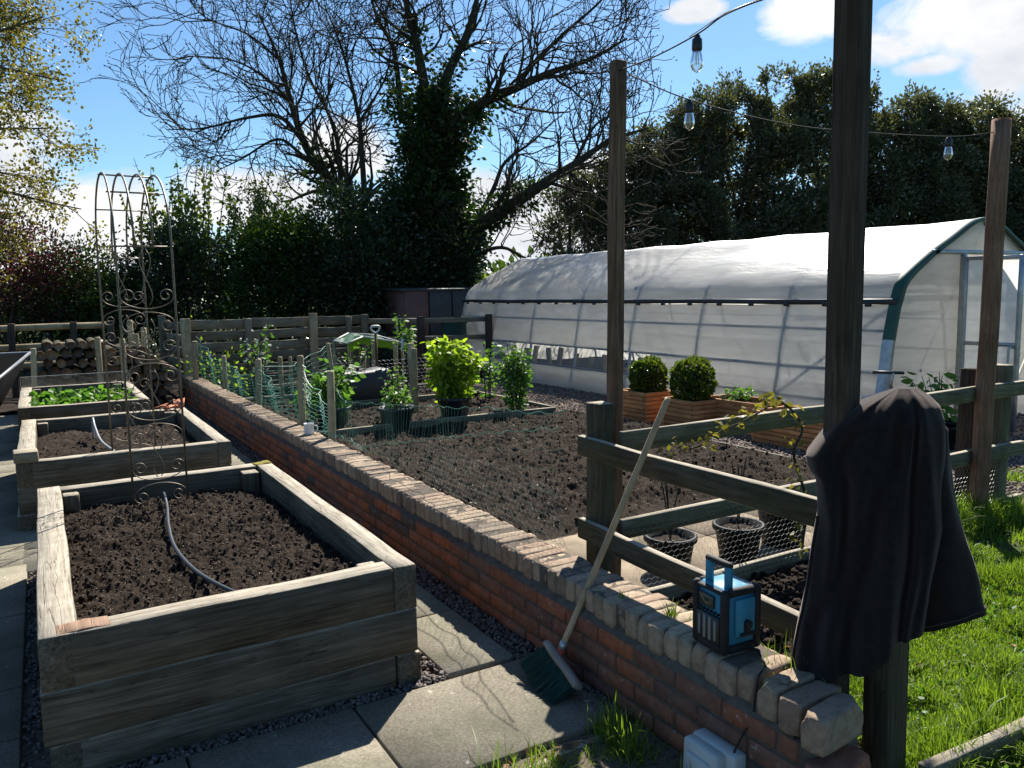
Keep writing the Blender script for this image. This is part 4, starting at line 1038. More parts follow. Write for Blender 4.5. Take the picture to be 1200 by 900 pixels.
mb = MB(); B0 = q(411, 413, YT); Rm_ = q(425, 403, YT+.2); sheet((A1, B0, Rm_, R1)); sheet((R1, Rm_, q(461, 410, YT+.1), E0)); mb.build('backlit_flap', leafmat('backlit lime tarpaulin', (.2, .36, .03), (.22, .38, .035), .65, .4, (1.1, 1.3, .4)), tp, True)  # same green sheet; light shining through it is put into the lime colour
mb = MB()
for a, b2 in ((A0, R0), (R0, E1), (E1, E0), (A0, A1), (A1, R1), (R1, E0)): tube(mb, [a+np.array([0, 0, .008]), (a+b2)/2+np.array([0, 0, .008]), b2+np.array([0, 0, .008])], .012, 6)
mb.build('hem', M['string'], tp, True)
for p in (A0, E0, E1, R0):
    mb = MB(); tube(mb, [(p[0], p[1], 0), (p[0], p[1], p[2])], .025, 8); mb.build('prop', M['stake'], tp)
sp = thing('garden_spade', 'garden spade with D handle stuck upright before the tarpaulin', 'spade', (4.55, 10.8, .1))
b0 = ony(443, 452, 10.6); b1 = ony(440, 391, 10.6); hw = .05
mb = MB(); tube(mb, [b0, b0*.5+b1*.5, b1], .02, 8); mb.build('shaft', M['tallpost'], sp, True)
mb = MB(); u_ = np.array([1, 0, 0]); tube(mb, smooth_path([b1, b1+np.array([-.055, 0, .05]), b1+np.array([-.055, 0, .10]), b1+np.array([.055, 0, .10]), b1+np.array([.055, 0, .05]), b1], 5), .016, 8); mb.build('handle', M['greyplastic'], sp, True)
mb = MB(); board(mb, b0+np.array([0, 0, -.1]), (.17, .012, .26)); mb.build('blade', M['galv'], sp)

# ------------------------------------------------------------------ broom
bh = np.array([1.705, 2.50, 0]); h0 = onx(658, 760, 1.76); h1 = onx(783, 466, 2.285)
br = thing('broom', 'wooden handled broom with green bristles leaning on the fence rail', 'broom', (1.7, 2.5, 0))
mb = MB(); tube(mb, [h0+(h1-h0)*t for t in (0, .05, .3, .6, .98, 1.0)], [.013, .0135, .0135, .0135, .0135, .010], 14); mb.build('handle', M['handle'], br, True)
c0 = onx(643, 756, 1.735); c1 = onx(676, 803, 1.715)       # two ends of the wooden head
hd = (c1-c0); hl = np.linalg.norm(hd); hd /= hl
mb = MB(); bdir = np.array([-.62, -.12, -.78]); bdir -= hd*(bdir@hd); bdir /= np.linalg.norm(bdir); sd = np.cross(hd, bdir)
Mx = np.stack([hd, sd, -bdir], 1); board(mb, (c0+c1)/2, (hl+.03, .055, .03), Mx, 8, .001, .010); mb.build('head', M['broomhead'], br)
mb = MB(); A = []; B = []
for i in range(30):
    for j in range(4):
        base = c0+hd*hl*(i+.5)/30+sd*(j-1.5)*.012+bdir*.01
        for k in range(9):
            sp_ = (i/29.-.5)*.35
            e = base+bdir*(.125+rng.normal(0, .006))+hd*(sp_*.12+rng.normal(0, .007))+sd*((j-1.5)*.01+rng.normal(0, .006)); e[2] = max(e[2], .004)
            A.append(base+rng.normal(0, .0015, 3)); B.append(e)
wires(mb, A, B, .0015); mb.build('bristles', M['bristle'], br)
mb = MB(); d_ = (h1-h0)/np.linalg.norm(h1-h0); tube(mb, [h0-d_*.055, h0-d_*.02, h0+d_*.0], [.021, .019, .017], 12); mb.build('socket', M['red'], br, True)
mb = MB(); tube(mb, [h0+d_*.0, h0+d_*.03], .0165, 12); mb.build('clip', M['alu'], br, True)

# ------------------------------------------------------------------ radio
RO = np.array([1.965, 1.895, .379]); RA = rotz(R(-4)); rw, rd, rh_ = .165, .165, .222   # x, y, height
ra = thing('jobsite_radio', 'blue and black rugged work radio standing on the wall coping', 'radio', tuple(RO))
def rb(mb, c, s_, ch=.008, seg=1): board(mb, RO+RA@np.array(c), s_, RA, seg, 0, ch)
mb = MB(); rb(mb, (0, 0, rh_/2+.004), (rw-.022, rd-.022, rh_-.012), .012); mb.build('body', M['bluegrey'], ra)
mb = MB()   # black rubber guard: corner bars and rims
for sx in (-1, 1):
    for sy in (-1, 1): rb(mb, (sx*(rw/2-.013), sy*(rd/2-.013), rh_/2), (.03, .03, rh_), .011, 3)
for z, hh in ((.014, .03), (rh_-.012, .028)):
    for s_ in (-1, 1):
        rb(mb, (0, s_*(rd/2-.012), z), (rw-.05, .026, hh), .009); rb(mb, (s_*(rw/2-.012), 0, z if z < .1 else z-.0), (.024, rd-.05, hh if z < .1 else .012), .006)
mb.build('guard', M['rubber'], ra)
mb = MB(); rb(mb, (-rw/2+.0035, 0, .075), (.012, rd-.05, .095), .003); mb.build('speaker_panel', M['blackplastic'], ra)
grm = plain('speaker cloth', (.24, .24, .22), .8, 0, .3, 90)
for k in range(4):
    mb = MB(); rb(mb, (-rw/2-.003, (k-1.5)*.026, .075), (.006, .011 if k in (0, 3) else .013, .07 if k in (0, 3) else .082), .0028); mb.build('grille_bar', grm, ra)
mb = MB(); rb(mb, (-rw/2+.0045, .01, .167), (.012, .07, .045), .002); mb.build('screen', M['screen'], ra)
mb = MB()
for k in range(6): rb(mb, (-rw/2+.005, -.045+k*.018, .132), (.012, .010, .008), .002)
for k in range(3): rb(mb, (-rw/2+.005, .056, .148+k*.016), (.012, .010, .009), .002)
mb.build('buttons', M['rubber'], ra)
mb = MB(); rb(mb, (.012, -rd/2+.006, .12), (.085, .012, .13), .004); mb.build('side_panel', plain('radio side blue', (.06, .29, .42), .5, 0, .25, 10, 0, .3), ra)
mb = MB(); rb(mb, (.018, -rd/2-.002, .062), (.065, .014, .012), .004); rb(mb, (.016, -rd/2-.003, .085), (.024, .016, .035), .006); lathe(mb, [(.0001, -.006), (.014, -.006), (.014, .008), (.0001, .008)], RO+RA@np.array([.016, -rd/2-.006, .098]), 12, RA@rotx(PI/2)); mb.build('latch', M['rubber'], ra)
for s_ in (-1, 1):
    mb = MB(); rb(mb, (-.035, s_*.047, rh_+.035), (.02, .03, .085), .005); mb.build('handle_arm', M['bluegrey'], ra)
mb = MB(); rb(mb, (-.035, 0, rh_+.076), (.024, .125, .02), .008, 3); mb.build('handle_grip', M['rubber'], ra)
# cable to the socket
pts = [RO+RA@np.array([.03, -rd/2+.0, .02]), (1.99, 1.77, .385), (1.94, 1.70, .382), (1.873, 1.665, .38), (1.855, 1.66, .33), (1.845, 1.665, .24), (1.82, 1.68, .19), (1.795, 1.70, .10), (1.79, 1.70, -.02), (1.8, 1.72, -.04)]
mb = MB(); tube(mb, smooth_path(pts, 6), .0035, 6); tag(mb.build('power_cable', M['rubber'], smooth=True), 'thin black cable running from radio down over coping to socket box', 'cable')
so = thing('outdoor_socket', 'pale grey weatherproof socket box fixed low on the brick wall', 'socket box', (1.80, 1.78, -.06))
mb = MB(); board(mb, (1.805, 1.765, .035), (.055, .19, .19), roty(0), 2, 0, .005); mb.build('back_box', M['greyplastic'], so)
mb = MB(); board(mb, (1.757, 1.785, .04), (.05, .15, .17), roty(.05), 2, 0, .007); mb.build('lid', M['greyplastic'], so)
mb = MB(); board(mb, (1.727, 1.785, .03), (.02, .10, .12), roty(.05), 2, 0, .004); mb.build('lid_panel', M['greyplastic'], so)

# white mug on the wall
mg = thing('enamel_mug', 'small white mug standing on the wall coping by the stakes', 'mug', (1.99, 6.93, .378))
mb = MB(); lathe(mb, [(.0001, 0), (.042, 0), (.044, .01), (.043, .09), (.046, .094), (.041, .094), (.039, .012), (.0001, .01)], (1.99, 6.93, .378), 22); mb.build('cup', M['whitetin'], mg, True)
mb = MB(); tube(mb, smooth_path([(2.02, 6.9, .455), (2.045, 6.875, .45), (2.048, 6.872, .41), (2.022, 6.898, .395)], 5), .005, 6); mb.build('handle', M['whitetin'], mg, True)

# ------------------------------------------------------------------ bulb string
def festoon(label, pts, bulbs, r=.0035):
    mb = MB(); path = smooth_path(pts, 10); tube(mb, path, r, 5)
    o = tag(mb.build('bulb_string', M['rubber'], smooth=True), label, 'string lights')
    for p in bulbs:
        p = np.array(p)
        mb = MB(); lathe(mb, [(.0001, .0), (.012, 0), (.014, -.012), (.02, -.016), (.0215, -.05), (.019, -.062), (.0001, -.063)], p, 14); cap = mb.build('bulb_holder', M['blackplastic'], o, True)
        mb = MB(); lathe(mb, [(.017, -.06), (.021, -.075), (.0255, -.10), (.026, -.115), (.019, -.134), (.007, -.142), (.003, -.147), (.0001, -.148)], p, 16); mb.build('glass_bulb', M['glass'], cap, True)
        mb = MB(); A = [p+np.array([.005*math.cos(k), .005*math.sin(k), -.065]) for k in range(6)]; B = [p+np.array([.009*math.cos(k), .009*math.sin(k), -.115]) for k in range(6)]; wires(mb, A, B, .0012); mb.build('filament', M['string'], cap)
m, nt, out = newmat('bulb glass'); b = NT(nt)
gl = b.n('BsdfGlossy', None, Roughness=.03, Color=(1, 1, 1)); tpn = b.n('BsdfTransparent', None, Color=(.9, .92, .9)); fr = b.n('Fresnel', None, IOR=1.5)
mx = b.n('MixShader', None, Fac=b.math('ADD', fr.outputs[0], .06)); b.link(tpn.outputs[0], mx.inputs[1]); b.link(gl.outputs[0], mx.inputs[2]); b.link(mx.outputs[0], out.inputs[0]); M['glass'] = m
T1 = np.array([2.46, 3.13, 2.64]); b1p = onx(817, 40, 2.37)
festoon('string light cable sagging from the corner post towards the camera, one clear bulb', [T1, (T1+b1p)/2+np.array([0, 0, -.012]), b1p, onx(850, 17, 2.27), onx(905, -4, 2.17), onx(960, -15, 2.152)], [b1p-np.array([0, 0, .004])])
ks = [ony(738, 88, 3.13), ony(808, 117, 3.02), ony(905, 142, 3.0), ony(985, 153, 3.0), ony(1112, 160, 2.99), ony(1166, 155, 2.97)]
festoon('string light cable sagging between corner post and round brown pole before the dark trees', ks, [ks[1], ks[3], ks[4]])
mb = MB(); tube(mb, [onx(808, 43, 2.36), onx(850, 15, 2.28), onx(900, -5, 2.18)], .002, 5); tag(mb.build('support_wire', M['wire']), 'thin support wire running above the nearest bulb cable', 'wire')

# bottom right timber edging and verge edging
mb = MB(); beam(mb, (2.3, 1.37, .03), (4.2, 1.28, .04), .045, .12, 8, .003); tag(mb.build('edging_board', M['slat']['x']), 'silvered timber edging lying in the lawn behind the jacket post', 'edging')
mb = MB(); beam(mb, (.9, 2.165, -.045), (1.76, 2.215, -.04), .03, .035, 6, .003); tag(mb.build('edging_board', M['slat']['x']), 'thin pale timber strip lying along the paving edge in the grass', 'edging')
mb = MB(); n = 26; X = rng.uniform(1.1, 1.75, n); Y = rng.uniform(2.19, 2.24, n)
d = rng.normal(size=(n, 3)); leaves(mb, np.stack([X, Y, np.full(n, -.03)+rng.random(n)*.02], 1), d*np.array([1, 1, .4]), rng.uniform(.03, .06, n)); stuff(mb.build('fallen_leaves', M['deadleaf']))
mb = MB(); n = 60; X = rng.uniform(2.5, 4.5, n); Y = rng.uniform(1.0, 2.9, n)
d = rng.normal(size=(n, 3)); leaves(mb, np.stack([X, Y, np.full(n, .02)], 1), d*np.array([1, 1, .3]), rng.uniform(.03, .055, n)); stuff(mb.build('fallen_leaves', M['deadleaf']))
mb = MB(); board(mb, (1.915, 1.60, .384), (.042, .03, .018), rotz(.4), 1, 0, .006); tag(mb.build('stone_chip', M['gravel']), 'small pale stone chip lying on a loose coping brick', 'stone')

# ------------------------------------------------------------------ jacket
jk = thing('jacket', 'black fleece jacket hung over the near fence post', 'jacket', (2.28, 1.5, .3))
cl = np.array([2.28, 1.5]); ef = np.array([.818, .575]); er = np.array([.575, -.818]); PXM = .00256
zrow = np.array([1.282, 1.265, 1.235, 1.19, 1.13, 1.065, 1.02, .997, .872, .77, .68, .60, .513, .43, .345])
Lr = np.array([4, 22, 46, 68, 86, 101, 96, 88, 84, 86, 89, 92, 96, 99, 101.])
Rr = np.array([20, 32, 44, 50, 52, 53, 54, 55, 60, 57, 52, 50, 48, 46, 44.])
Df = np.array([.03, .06, .075, .085, .09, .098, .102, .105, 0.11, .115, .12, .125, .13, .13, .13])+np.concatenate([[0, .01, .035], np.full(12, .062)])
cpx = np.interp(zrow, [.2, 1.3], [1018, 1037])-1033
NA = 120; NR = 90
def hem(s_):   # s_ -1 left .. 1 right (front side)
    return np.interp(s_, [-1, -.55, -.1, .2, .45, 1], [.345, .36, .42, .50, .525, .545])
mb = MB(); V = np.zeros((NR, NA, 3)); th_ = np.linspace(0, 2*PI, NA, endpoint=False)
for i in range(NR):
    f = i/(NR-1)
    for j, t in enumerate(th_):
        s_ = math.cos(t); sb = math.sin(t)      # sb>0 = towards camera
        hz = float(hem(s_))+(.05 if sb < 0 else 0)
        z = 1.285-(1.285-hz)*f**.92
        L = np.interp(-z, -zrow, Lr); Rt = np.interp(-z, -zrow, Rr); D = np.interp(-z, -zrow, Df); c = np.interp(-z, -zrow, cpx)
        lat = (Rt*max(s_, 0)**.9 if s_ > 0 else -L*(-s_)**.9)+c
        dep = D*(abs(sb)**(.5 if s_ < 0 else .7))*np.sign(sb)
        dn = max(0, (1.262-z))**.8
        wig = (math.sin(s_*6.5+.8*math.sin(z*3)+1.0)*.6+math.sin(s_*11.5+z*2.6+.5)*.42+.16*math.sin(s_*21-z*4))
        dep += (.017*min(dn, .55)*1.5*wig+.008*math.sin(s_*17+z*9)*min(1, dn*3))*(1 if sb > 0 else -.6)*min(1, abs(sb)*2.2)
        if sb > 0:      # deep hanging creases
            for s0, k0, amp, wd in ((.36, .10, .055, .10), (-.10, -.38, .045, .15), (-.55, -.25, .03, .10)):
                dep -= amp*min(1, dn*4.5)*(1-.55*f**4)*math.exp(-((s_-s0-k0*(1.0-z)-.03*math.sin(z*8+s0*9))/wd)**2)
        dep += .014*mnoise.noise(Vector((s_*2.2, z*5, sb)))+.008*mnoise.noise(Vector((s_*5+z*4, z*7-s_*3, sb+4)))
        lat += 3*mnoise.noise(Vector((z*6, s_*2, 3+sb)))
        xy = cl+er*lat*PXM-ef*dep
        V[i, j] = (xy[0], xy[1], z)
idx = np.arange(NR*NA).reshape(NR, NA)
Q = np.stack([idx[:-1], np.roll(idx[:-1], -1, 1), np.roll(idx[1:], -1, 1), idx[1:]], -1).reshape(-1, 4)
mb.addq(V.reshape(-1, 3), Q); mb.add(V[0], [tuple(range(NA))])
m, nt, out = newmat('black fleece'); b = NT(nt); v = b.coord()
c = b.ramp(b.noise(v, 40, 5, .7), [(.3, (.008, .0068, .0066)), (.7, (.019, .0155, .0148))])
bs = b.n('BsdfPrincipled', None, Base_Color=c, Roughness=.95, Normal=b.bump(b.noise(v, 420, 3, .7), .35, .002)); bs.inputs['Specular IOR Level'].default_value = .15
bs.inputs['Sheen Weight'].default_value = .25; bs.inputs['Sheen Roughness'].default_value = .5; bs.inputs['Sheen Tint'].default_value = (.9, .75, .7, 1)
b.link(bs.outputs[0], out.inputs[0]); M['fleece'] = m
bo = mb.build('body', M['fleece'], jk, True)
# sleeve
mb = MB(); ns = 50; na = 40; V = np.zeros((ns, na, 3)); an = np.linspace(0, 2*PI, na, endpoint=False)
for i in range(ns):
    f = i/(ns-1)
    px = np.interp(f, [0, .12, .35, .6, .8, 1], [1050, 1058, 1066, 1078, 1093, 1106]); z = np.interp(f, [0, .12, .35, .6, .8, 1], [1.235, 1.16, 1.0, .80, .66, .565])
    rw_ = np.interp(f, [0, .12, .35, .6, .8, 1], [.05, .075, .078, .085, .088, .082]); rd_ = rw_*.72
    for j, a in enumerate(an):
        fold = 1+.05*math.sin(3*a+f*11)+.045*math.sin(5*a-f*7)
        lat = (px-1033)*PXM+rw_*math.cos(a)*fold; dep = .035+rd_*math.sin(a)*fold
        tiltz = -.055*math.cos(a)*f*-1 + .02*math.sin(a)*f
        xy = cl+er*lat-ef*dep; V[i, j] = (xy[0], xy[1], z+tiltz*.8)
idx = np.arange(ns*na).reshape(ns, na); mb.addq(V.reshape(-1, 3), np.stack([idx[:-1], np.roll(idx[:-1], -1, 1), np.roll(idx[1:], -1, 1), idx[1:]], -1).reshape(-1, 4))
cc = V[-1].mean(0)+np.array([0, 0, .03]); n0 = mb.n; mb.add(np.concatenate([V[-1], (V[-1]-cc)*.9+cc+np.array([0, 0, .02])]), [(k, (k+1) % na, na+(k+1) % na, na+k) for k in range(na)]+[tuple(range(na, 2*na))])
mb.add(V[0], [tuple(range(na))])
mb.build('sleeve', M['fleece'], jk, True)
rg = MB(); cu = V[-3]; tube(rg, list(cu)+[cu[0]], .006, 6); rg.build('cuff', M['fleece'], jk, True)
# seam piping along the open front edge on the left
VB = np.array([v.co for v in bo.data.vertices][:NR*NA]).reshape(NR, NA, 3)+WLOC[bo.name]
jj = int(NA*.46); p = VB[36:NR-1:3, jj]-np.append(ef*.004, 0); mb = MB(); tube(mb, p, .006, 8); mb.build('front_edge', M['fleece'], jk, True)
# ------------------------------------------------------------------ vegetation
def crown_cloud(mb, blobs, n, size, kind='dia', clump=.22, up=.2, shell=.55, nclump=None, jitter=1.0):
    """leaves gathered in clumps through ellipsoid blobs [(centre, radii)]"""
    vol = np.array([np.prod(np.array(r))**.7 for c, r in blobs]); vol /= vol.sum()
    for (c, r), w in zip(blobs, vol):
        k = int(n*w); c = np.array(c); r = np.array(r); nc = nclump or max(6, k//55)
        d = rng.normal(size=(nc, 3)); d /= np.linalg.norm(d, axis=1)[:, None]
        cc = c+d*r*(shell+(1-shell)*rng.random(nc)**.6)[:, None]*(1+.12*rng.normal(size=(nc, 1)))
        cs = clump*rng.uniform(.5, 1.4, nc)
        pick = rng.integers(0, nc, k); off = rng.normal(size=(k, 3))*np.array([1, 1, .8])
        p = cc[pick]+off*cs[pick][:, None]
        dr = (p-c)/r+off*.8*jitter+np.array([0, 0, up])
        p[:, 2] = np.maximum(p[:, 2], .02)
        leaves(mb, p, dr, rng.uniform(size*.6, size*1.25, k), kind)

def limb_tubes(mb, limbs):
    for pts, r0, r1 in limbs:
        p = smooth_path(pts, 5); tube(mb, p, np.linspace(r0, r1, len(p))*.8, 8)
def perp(d):
    v = rng.normal(size=3); v -= d*(v@d); return v/np.linalg.norm(v)
def grow(mb, p, d, L, r, level, tips, upb=.1, droop=0.0, spread=.75, sides=4, seg=6, dens=1.0, tipr=.004):
    pts = [p]; dd = d/np.linalg.norm(d); st = L/seg
    for i in range(seg):
        dd = dd+perp(dd)*.27+np.array([0, 0, upb*.45-droop*.3]); dd /= np.linalg.norm(dd)
        pts.append(pts[-1]+dd*st)
    pts = np.array(pts); rad = np.linspace(r, max(tipr, r*.35), seg+1)
    tube(mb, pts, rad, sides if r > .015 else 3, cap=False)
    if level == 0: tips.append((pts[-1], dd)); return
    nb = max(2, int(rng.integers(3, 6)*dens))
    for k in range(nb):
        f = rng.uniform(.25, 1.0) if k else 1.0; i = min(seg-1, int(f*seg)); q = pts[i]+(pts[i+1]-pts[i])*(f*seg-i)
        base = (pts[i+1]-pts[i])/st; nd = base+perp(base)*spread*rng.uniform(.6, 1.3)+np.array([0, 0, upb])
        grow(mb, q, nd, L*rng.uniform(.45, .72), rad[i]*.6, level-1, tips, upb, droop, spread, sides, seg if level > 1 else 4, dens, tipr)

# ---- the big bare tree with ivy
DT = 22.0
T = lambda px, py, dz=0: at(px, py, DT+dz)
tree = thing('bare_tree', 'large bare ash tree with its trunk wrapped in dark ivy', 'tree', tuple(T(492, 372)*np.array([1, 1, 0])))
limbs = [([T(492, 395), T(494, 250), T(500, 180), T(506, 130), T(508, 105)], .6, .3),
 ([T(503, 135), T(490, 60, -.3), T(478, 15, -.6), T(468, -50, -1)], .2, .06),
 ([T(510, 120), T(530, 75, .4), T(547, 40, .8), T(560, -5, 1.0), T(572, -60, 1.2)], .2, .05),
 ([T(505, 165), T(545, 135, -.5), T(575, 115, -1), T(605, 103, -1.2), T(645, 85, -1.5), T(690, 70, -2), T(735, 45, -2.2)], .26, .03),
 ([T(500, 310), T(545, 275, -.8), T(600, 240, -1.6), T(640, 213, -2), T(672, 193, -2.2), T(715, 165, -2.4), T(760, 150, -2.6)], .3, .03),
 ([T(672, 193, -2.2), T(695, 150, -2), T(715, 135, -2)], .07, .02),
 ([T(552, 272, -.9), T(578, 222, -.5), T(592, 190, -.2), T(625, 165, 0), T(650, 140, .2)], .1, .02),
 ([T(605, 103, -1.2), T(625, 75, -1.2), T(660, 40, -1.4), T(700, 5, -1.5), T(720, -20, -1.6)], .09, .02),
 ([T(480, 330), T(440, 290, 1), T(405, 232, 1.2), T(380, 203, 1.2), T(357, 168, 1.3), T(341, 120, 1.4), T(327, 70, 1.6), T(303, 15, 1.8)], .3, .03),
 ([T(357, 168, 1.3), T(328, 137, 1), T(290, 138, .8), T(240, 150, .6), T(195, 152, .5)], .09, .015),
 ([T(380, 203, 1.2), T(352, 180, 1), T(325, 163, .8), T(285, 185, .6), T(255, 200, .4)], .08, .015),
 ([T(400, 225, 1.2), T(396, 170, 1.5), T(383, 128, 1.8), T(362, 90, 2), T(345, 30, 2.2), T(338, -20, 2.4)], .11, .02),
 ([T(430, 270, .6), T(424, 180, .4), T(421, 143, .3), T(411, 95, .2), T(398, 50, 0), T(380, 5, -.2)], .12, .02),
 ([T(470, 140, .3), T(462, 60, .6), T(442, 20, .8), T(425, -40, 1)], .12, .03),
 ([T(421, 143, .3), T(450, 95, .2), T(458, 60, 0)], .05, .02),
 ([T(500, 325), T(555, 300, -1), T(588, 290, -1.4), T(617, 303, -1.7), T(640, 308, -2)], .1, .015),
 ([T(640, 213, -2), T(690, 228, -2.2), T(720, 240, -2.4)], .06, .012),
 ([T(341, 120, 1.4), T(310, 90, 1.2), T(270, 70, 1), T(215, 65, .8)], .06, .012),
 ([T(327, 70, 1.6), T(290, 40, 1.4), T(240, 20, 1.2), T(215, -10, 1)], .05, .012)]
mb = MB(); limb_tubes(mb, limbs[:1]+[(T_[0][:1]+T_[0][1:], T_[1], T_[2]) for T_ in limbs[1:]]); mb.build('trunk', M['bark_pale'], tree, True)
mb = MB(); tips = []
for li, (pts, r0, r1) in enumerate(limbs[1:]):
    p = smooth_path(pts, 5); L = np.linalg.norm(np.diff(p, axis=0), axis=1).sum()
    nb = max(3, int(L*3.4))
    for k in range(nb):
        f = rng.uniform(.22, 1) if k else 1.0; i = min(len(p)-2, int(f*(len(p)-1)))
        base = p[i+1]-p[i]; base /= np.linalg.norm(base)
        nd = base*.8+perp(base)*1.05+np.array([0, 0, .12])
        grow(mb, p[i], nd, rng.uniform(1.0, 2.5)*(1.15-.35*f), max(.019, (r0*(1-f)+r1*f)*.36), 2, tips, .10, 0, .9, 4, 5, 1.05, .0115)
mb.build('twigs', M['bark_pale'], tree)
# buds at the tips
P_ = np.array([t[0] for t in tips]); D_ = np.array([t[1] for t in tips])
mb = MB(); k = len(P_); leaves(mb, np.repeat(P_, 2, 0)+rng.normal(0, .03, (k*2, 3)), np.repeat(D_, 2, 0)+rng.normal(0, .3, (k*2, 3)), rng.uniform(.05, .10, k*2)[:, None]*np.array([[.6, 1, 1]]), 'dia'); mb.build('buds', M['bark_pale'], tree)
M['ivy'] = leafmat('ivy leaf', (.016, .036, .011), (.05, .082, .022), .28, .38, (1.1, 1.3, .4), .5)
mb = MB(); ivyb = []
def ivy_along(pts, ra, rb, step=.35):
    p = smooth_path(pts, 6); L = np.linalg.norm(np.diff(p, axis=0), axis=1).sum(); n = max(3, int(L/step))
    for k in range(n):
        f = k/(n-1); i = min(len(p)-1, int(f*(len(p)-1))); r = (ra*(1-f)+rb*f)*rng.uniform(.8, 1.2); ivyb.append((p[i]+rng.normal(0, r*.12, 3), (r, r, r)))
ivy_along([T(488, 380), T(492, 300)], 1.75, 1.45, .3); ivy_along([T(492, 300), T(498, 240)], 1.4, 1.0, .25); ivy_along([T(498, 240), T(504, 170)], 1.0, .72, .25); ivy_along([T(504, 170), T(508, 100)], .72, .3, .22)
ivy_along(limbs[1][0][:3], .3, .1); ivy_along(limbs[2][0][:3], .3, .12); ivy_along(limbs[3][0][:4], .55, .12); ivy_along(limbs[4][0][:4], .6, .16); ivy_along(limbs[8][0][:5], .5, .14); ivy_along(limbs[13][0][:2], .4, .1)
for (c, r) in [(T(448, 262), (.4, .4, .5)), (T(532, 135), (.45, .45, .4)), (T(470, 120), (.35, .35, .4)), (T(540, 150), (.45, .4, .6))]: ivyb.append((c, r))
crown_cloud(mb, ivyb, 75000, .15, 'dia', .17, -.1, .45); mb.build('ivy', M['ivy'], tree)

# ---- evergreen shrubs and small trees along the border
M['laurel'] = leafmat('dark laurel leaf', (.02, .034, .016), (.05, .072, .03), .26, .32, (1.1, 1.25, .45), .5)
M['laurel2'] = leafmat('green laurel leaf', (.03, .06, .015), (.07, .11, .025), .4, .4, (1.15, 1.25, .4), .4)
M['fresh'] = leafmat('fresh spring leaf', (.11, .16, .03), (.2, .26, .06), .6, .45, (1.2, 1.2, .4))
M['redleaf'] = leafmat('copper leaf', (.075, .026, .032), (.14, .058, .055), .45, .45, (1.3, .8, .7))
M['maple'] = leafmat('young yellow green leaf', (.10, .105, .024), (.23, .215, .06), .5, .5, (1.15, 1.05, .4))
def shrub(name, label, cat, base, blobs, n, size, mat, group=None, trunk_r=.06, kind='dia', clump=.22, core=True, shell=.55):
    base = np.array(base, float); t = thing(name, label, cat, tuple(base), group)
    mb = MB(); crown_cloud(mb, blobs, n, size, kind, clump, .15, shell); mb.build('crown', mat, t)
    mb = MB()
    for c, r in blobs[:5]:
        c = np.array(c); top = c+np.array([0, 0, r[2]*.5]); tube(mb, smooth_path([base, base*.6+top*.4+rng.normal(0, .12, 3), top], 4), [trunk_r*(1-.1*k) for k in range(9)], 6)
    mb.build('trunk', M['bark'], t, True)
    return t
def B(px, py, d, rx, ry, rz): c = at(px, py, d); return (c, (rx, ry, rz))
def gnd(px, d): c = at(px, 360, d); return (c[0], c[1], 0)
shrub('laurel_bush', 'dark glossy bush with pale specks behind the garden arch', 'bush', gnd(215, 19), [B(210, 338, 19, 1.05, 1., 1.2), B(188, 318, 19.2, .65, .7, .9), B(234, 312, 19, .6, .7, .9), B(212, 292, 19.2, .6, .6, .6), B(158, 350, 18.8, .6, .7, .7)], 15000, .1, M['laurel'], None, .07)
shrub('laurel_bush', 'broad dark bush with green sunlit patch above the slatted bay', 'bush', gnd(330, 19.5), [B(328, 328, 19.5, 1.2, 1.1, 1.4), B(304, 305, 19.6, .65, .8, .9), B(352, 298, 19.6, .8, .8, .9), B(330, 280, 19.8, .7, .8, .5), B(282, 350, 19.3, .6, .8, .8)], 19000, .11, M['laurel2'], None, .07)
shrub('laurel_bush', 'very dark bush merging with ivy trunk on its garden side', 'bush', gnd(420, 20), [B(420, 310, 20, 1.6, 1.2, 1.8), B(395, 285, 20, 1.1, 1, 1.3), B(440, 345, 19.5, 1.6, 1., 1.3), B(380, 340, 19.5, 1.2, 1, 1.2), B(412, 268, 20.4, .6, .7, .5)], 24000, .11, M['laurel'], None, .07)
shrub('laurel_bush', 'dark bush at the foot of the ivy trunk beside the shed', 'bush', gnd(490, 20.5), [B(500, 330, 21, 1.4, 1.1, 1.2), B(520, 310, 21, .9, .9, .9), B(470, 345, 20.2, 1.2, .9, 1.0)], 15000, .11, M['laurel'], None, .07)
shrub('laurel_bush', 'olive green bush between the copper bush and the garden arch', 'bush', gnd(95, 18.5), [B(95, 345, 18.5, 1.0, .9, 1.0), B(75, 330, 18.6, .7, .8, .9), B(118, 335, 18.6, .7, .7, .8), B(130, 350, 18, .8, .7, .7), B(60, 350, 18, .9, .7, .7)], 13000, .085, M['laurel2'], None, .05)
shrub('hedge_bush', 'low green growth under the rustic rail fence behind the log stack', 'bush', gnd(60, 18.6), [B(px_, 376, 18.6, 1.0, .6, .55) for px_ in (-90, -40, 10, 55, 100, 140)], 16000, .09, M['laurel'], None, .02)
shrub('copper_bush', 'copper red leaved bush at the left picture edge above wheelbarrow', 'bush', gnd(5, 17.5), [B(15, 320, 17.5, .9, .9, .9), B(40, 305, 17.6, .7, .7, .6), B(-30, 300, 17.5, 1.2, 1, 1.4), B(10, 285, 17.6, .6, .6, .5), B(25, 350, 17.4, .9, .8, .6), B(70, 320, 17.8, .45, .5, .4)], 11000, .08, M['redleaf'], None, .06)
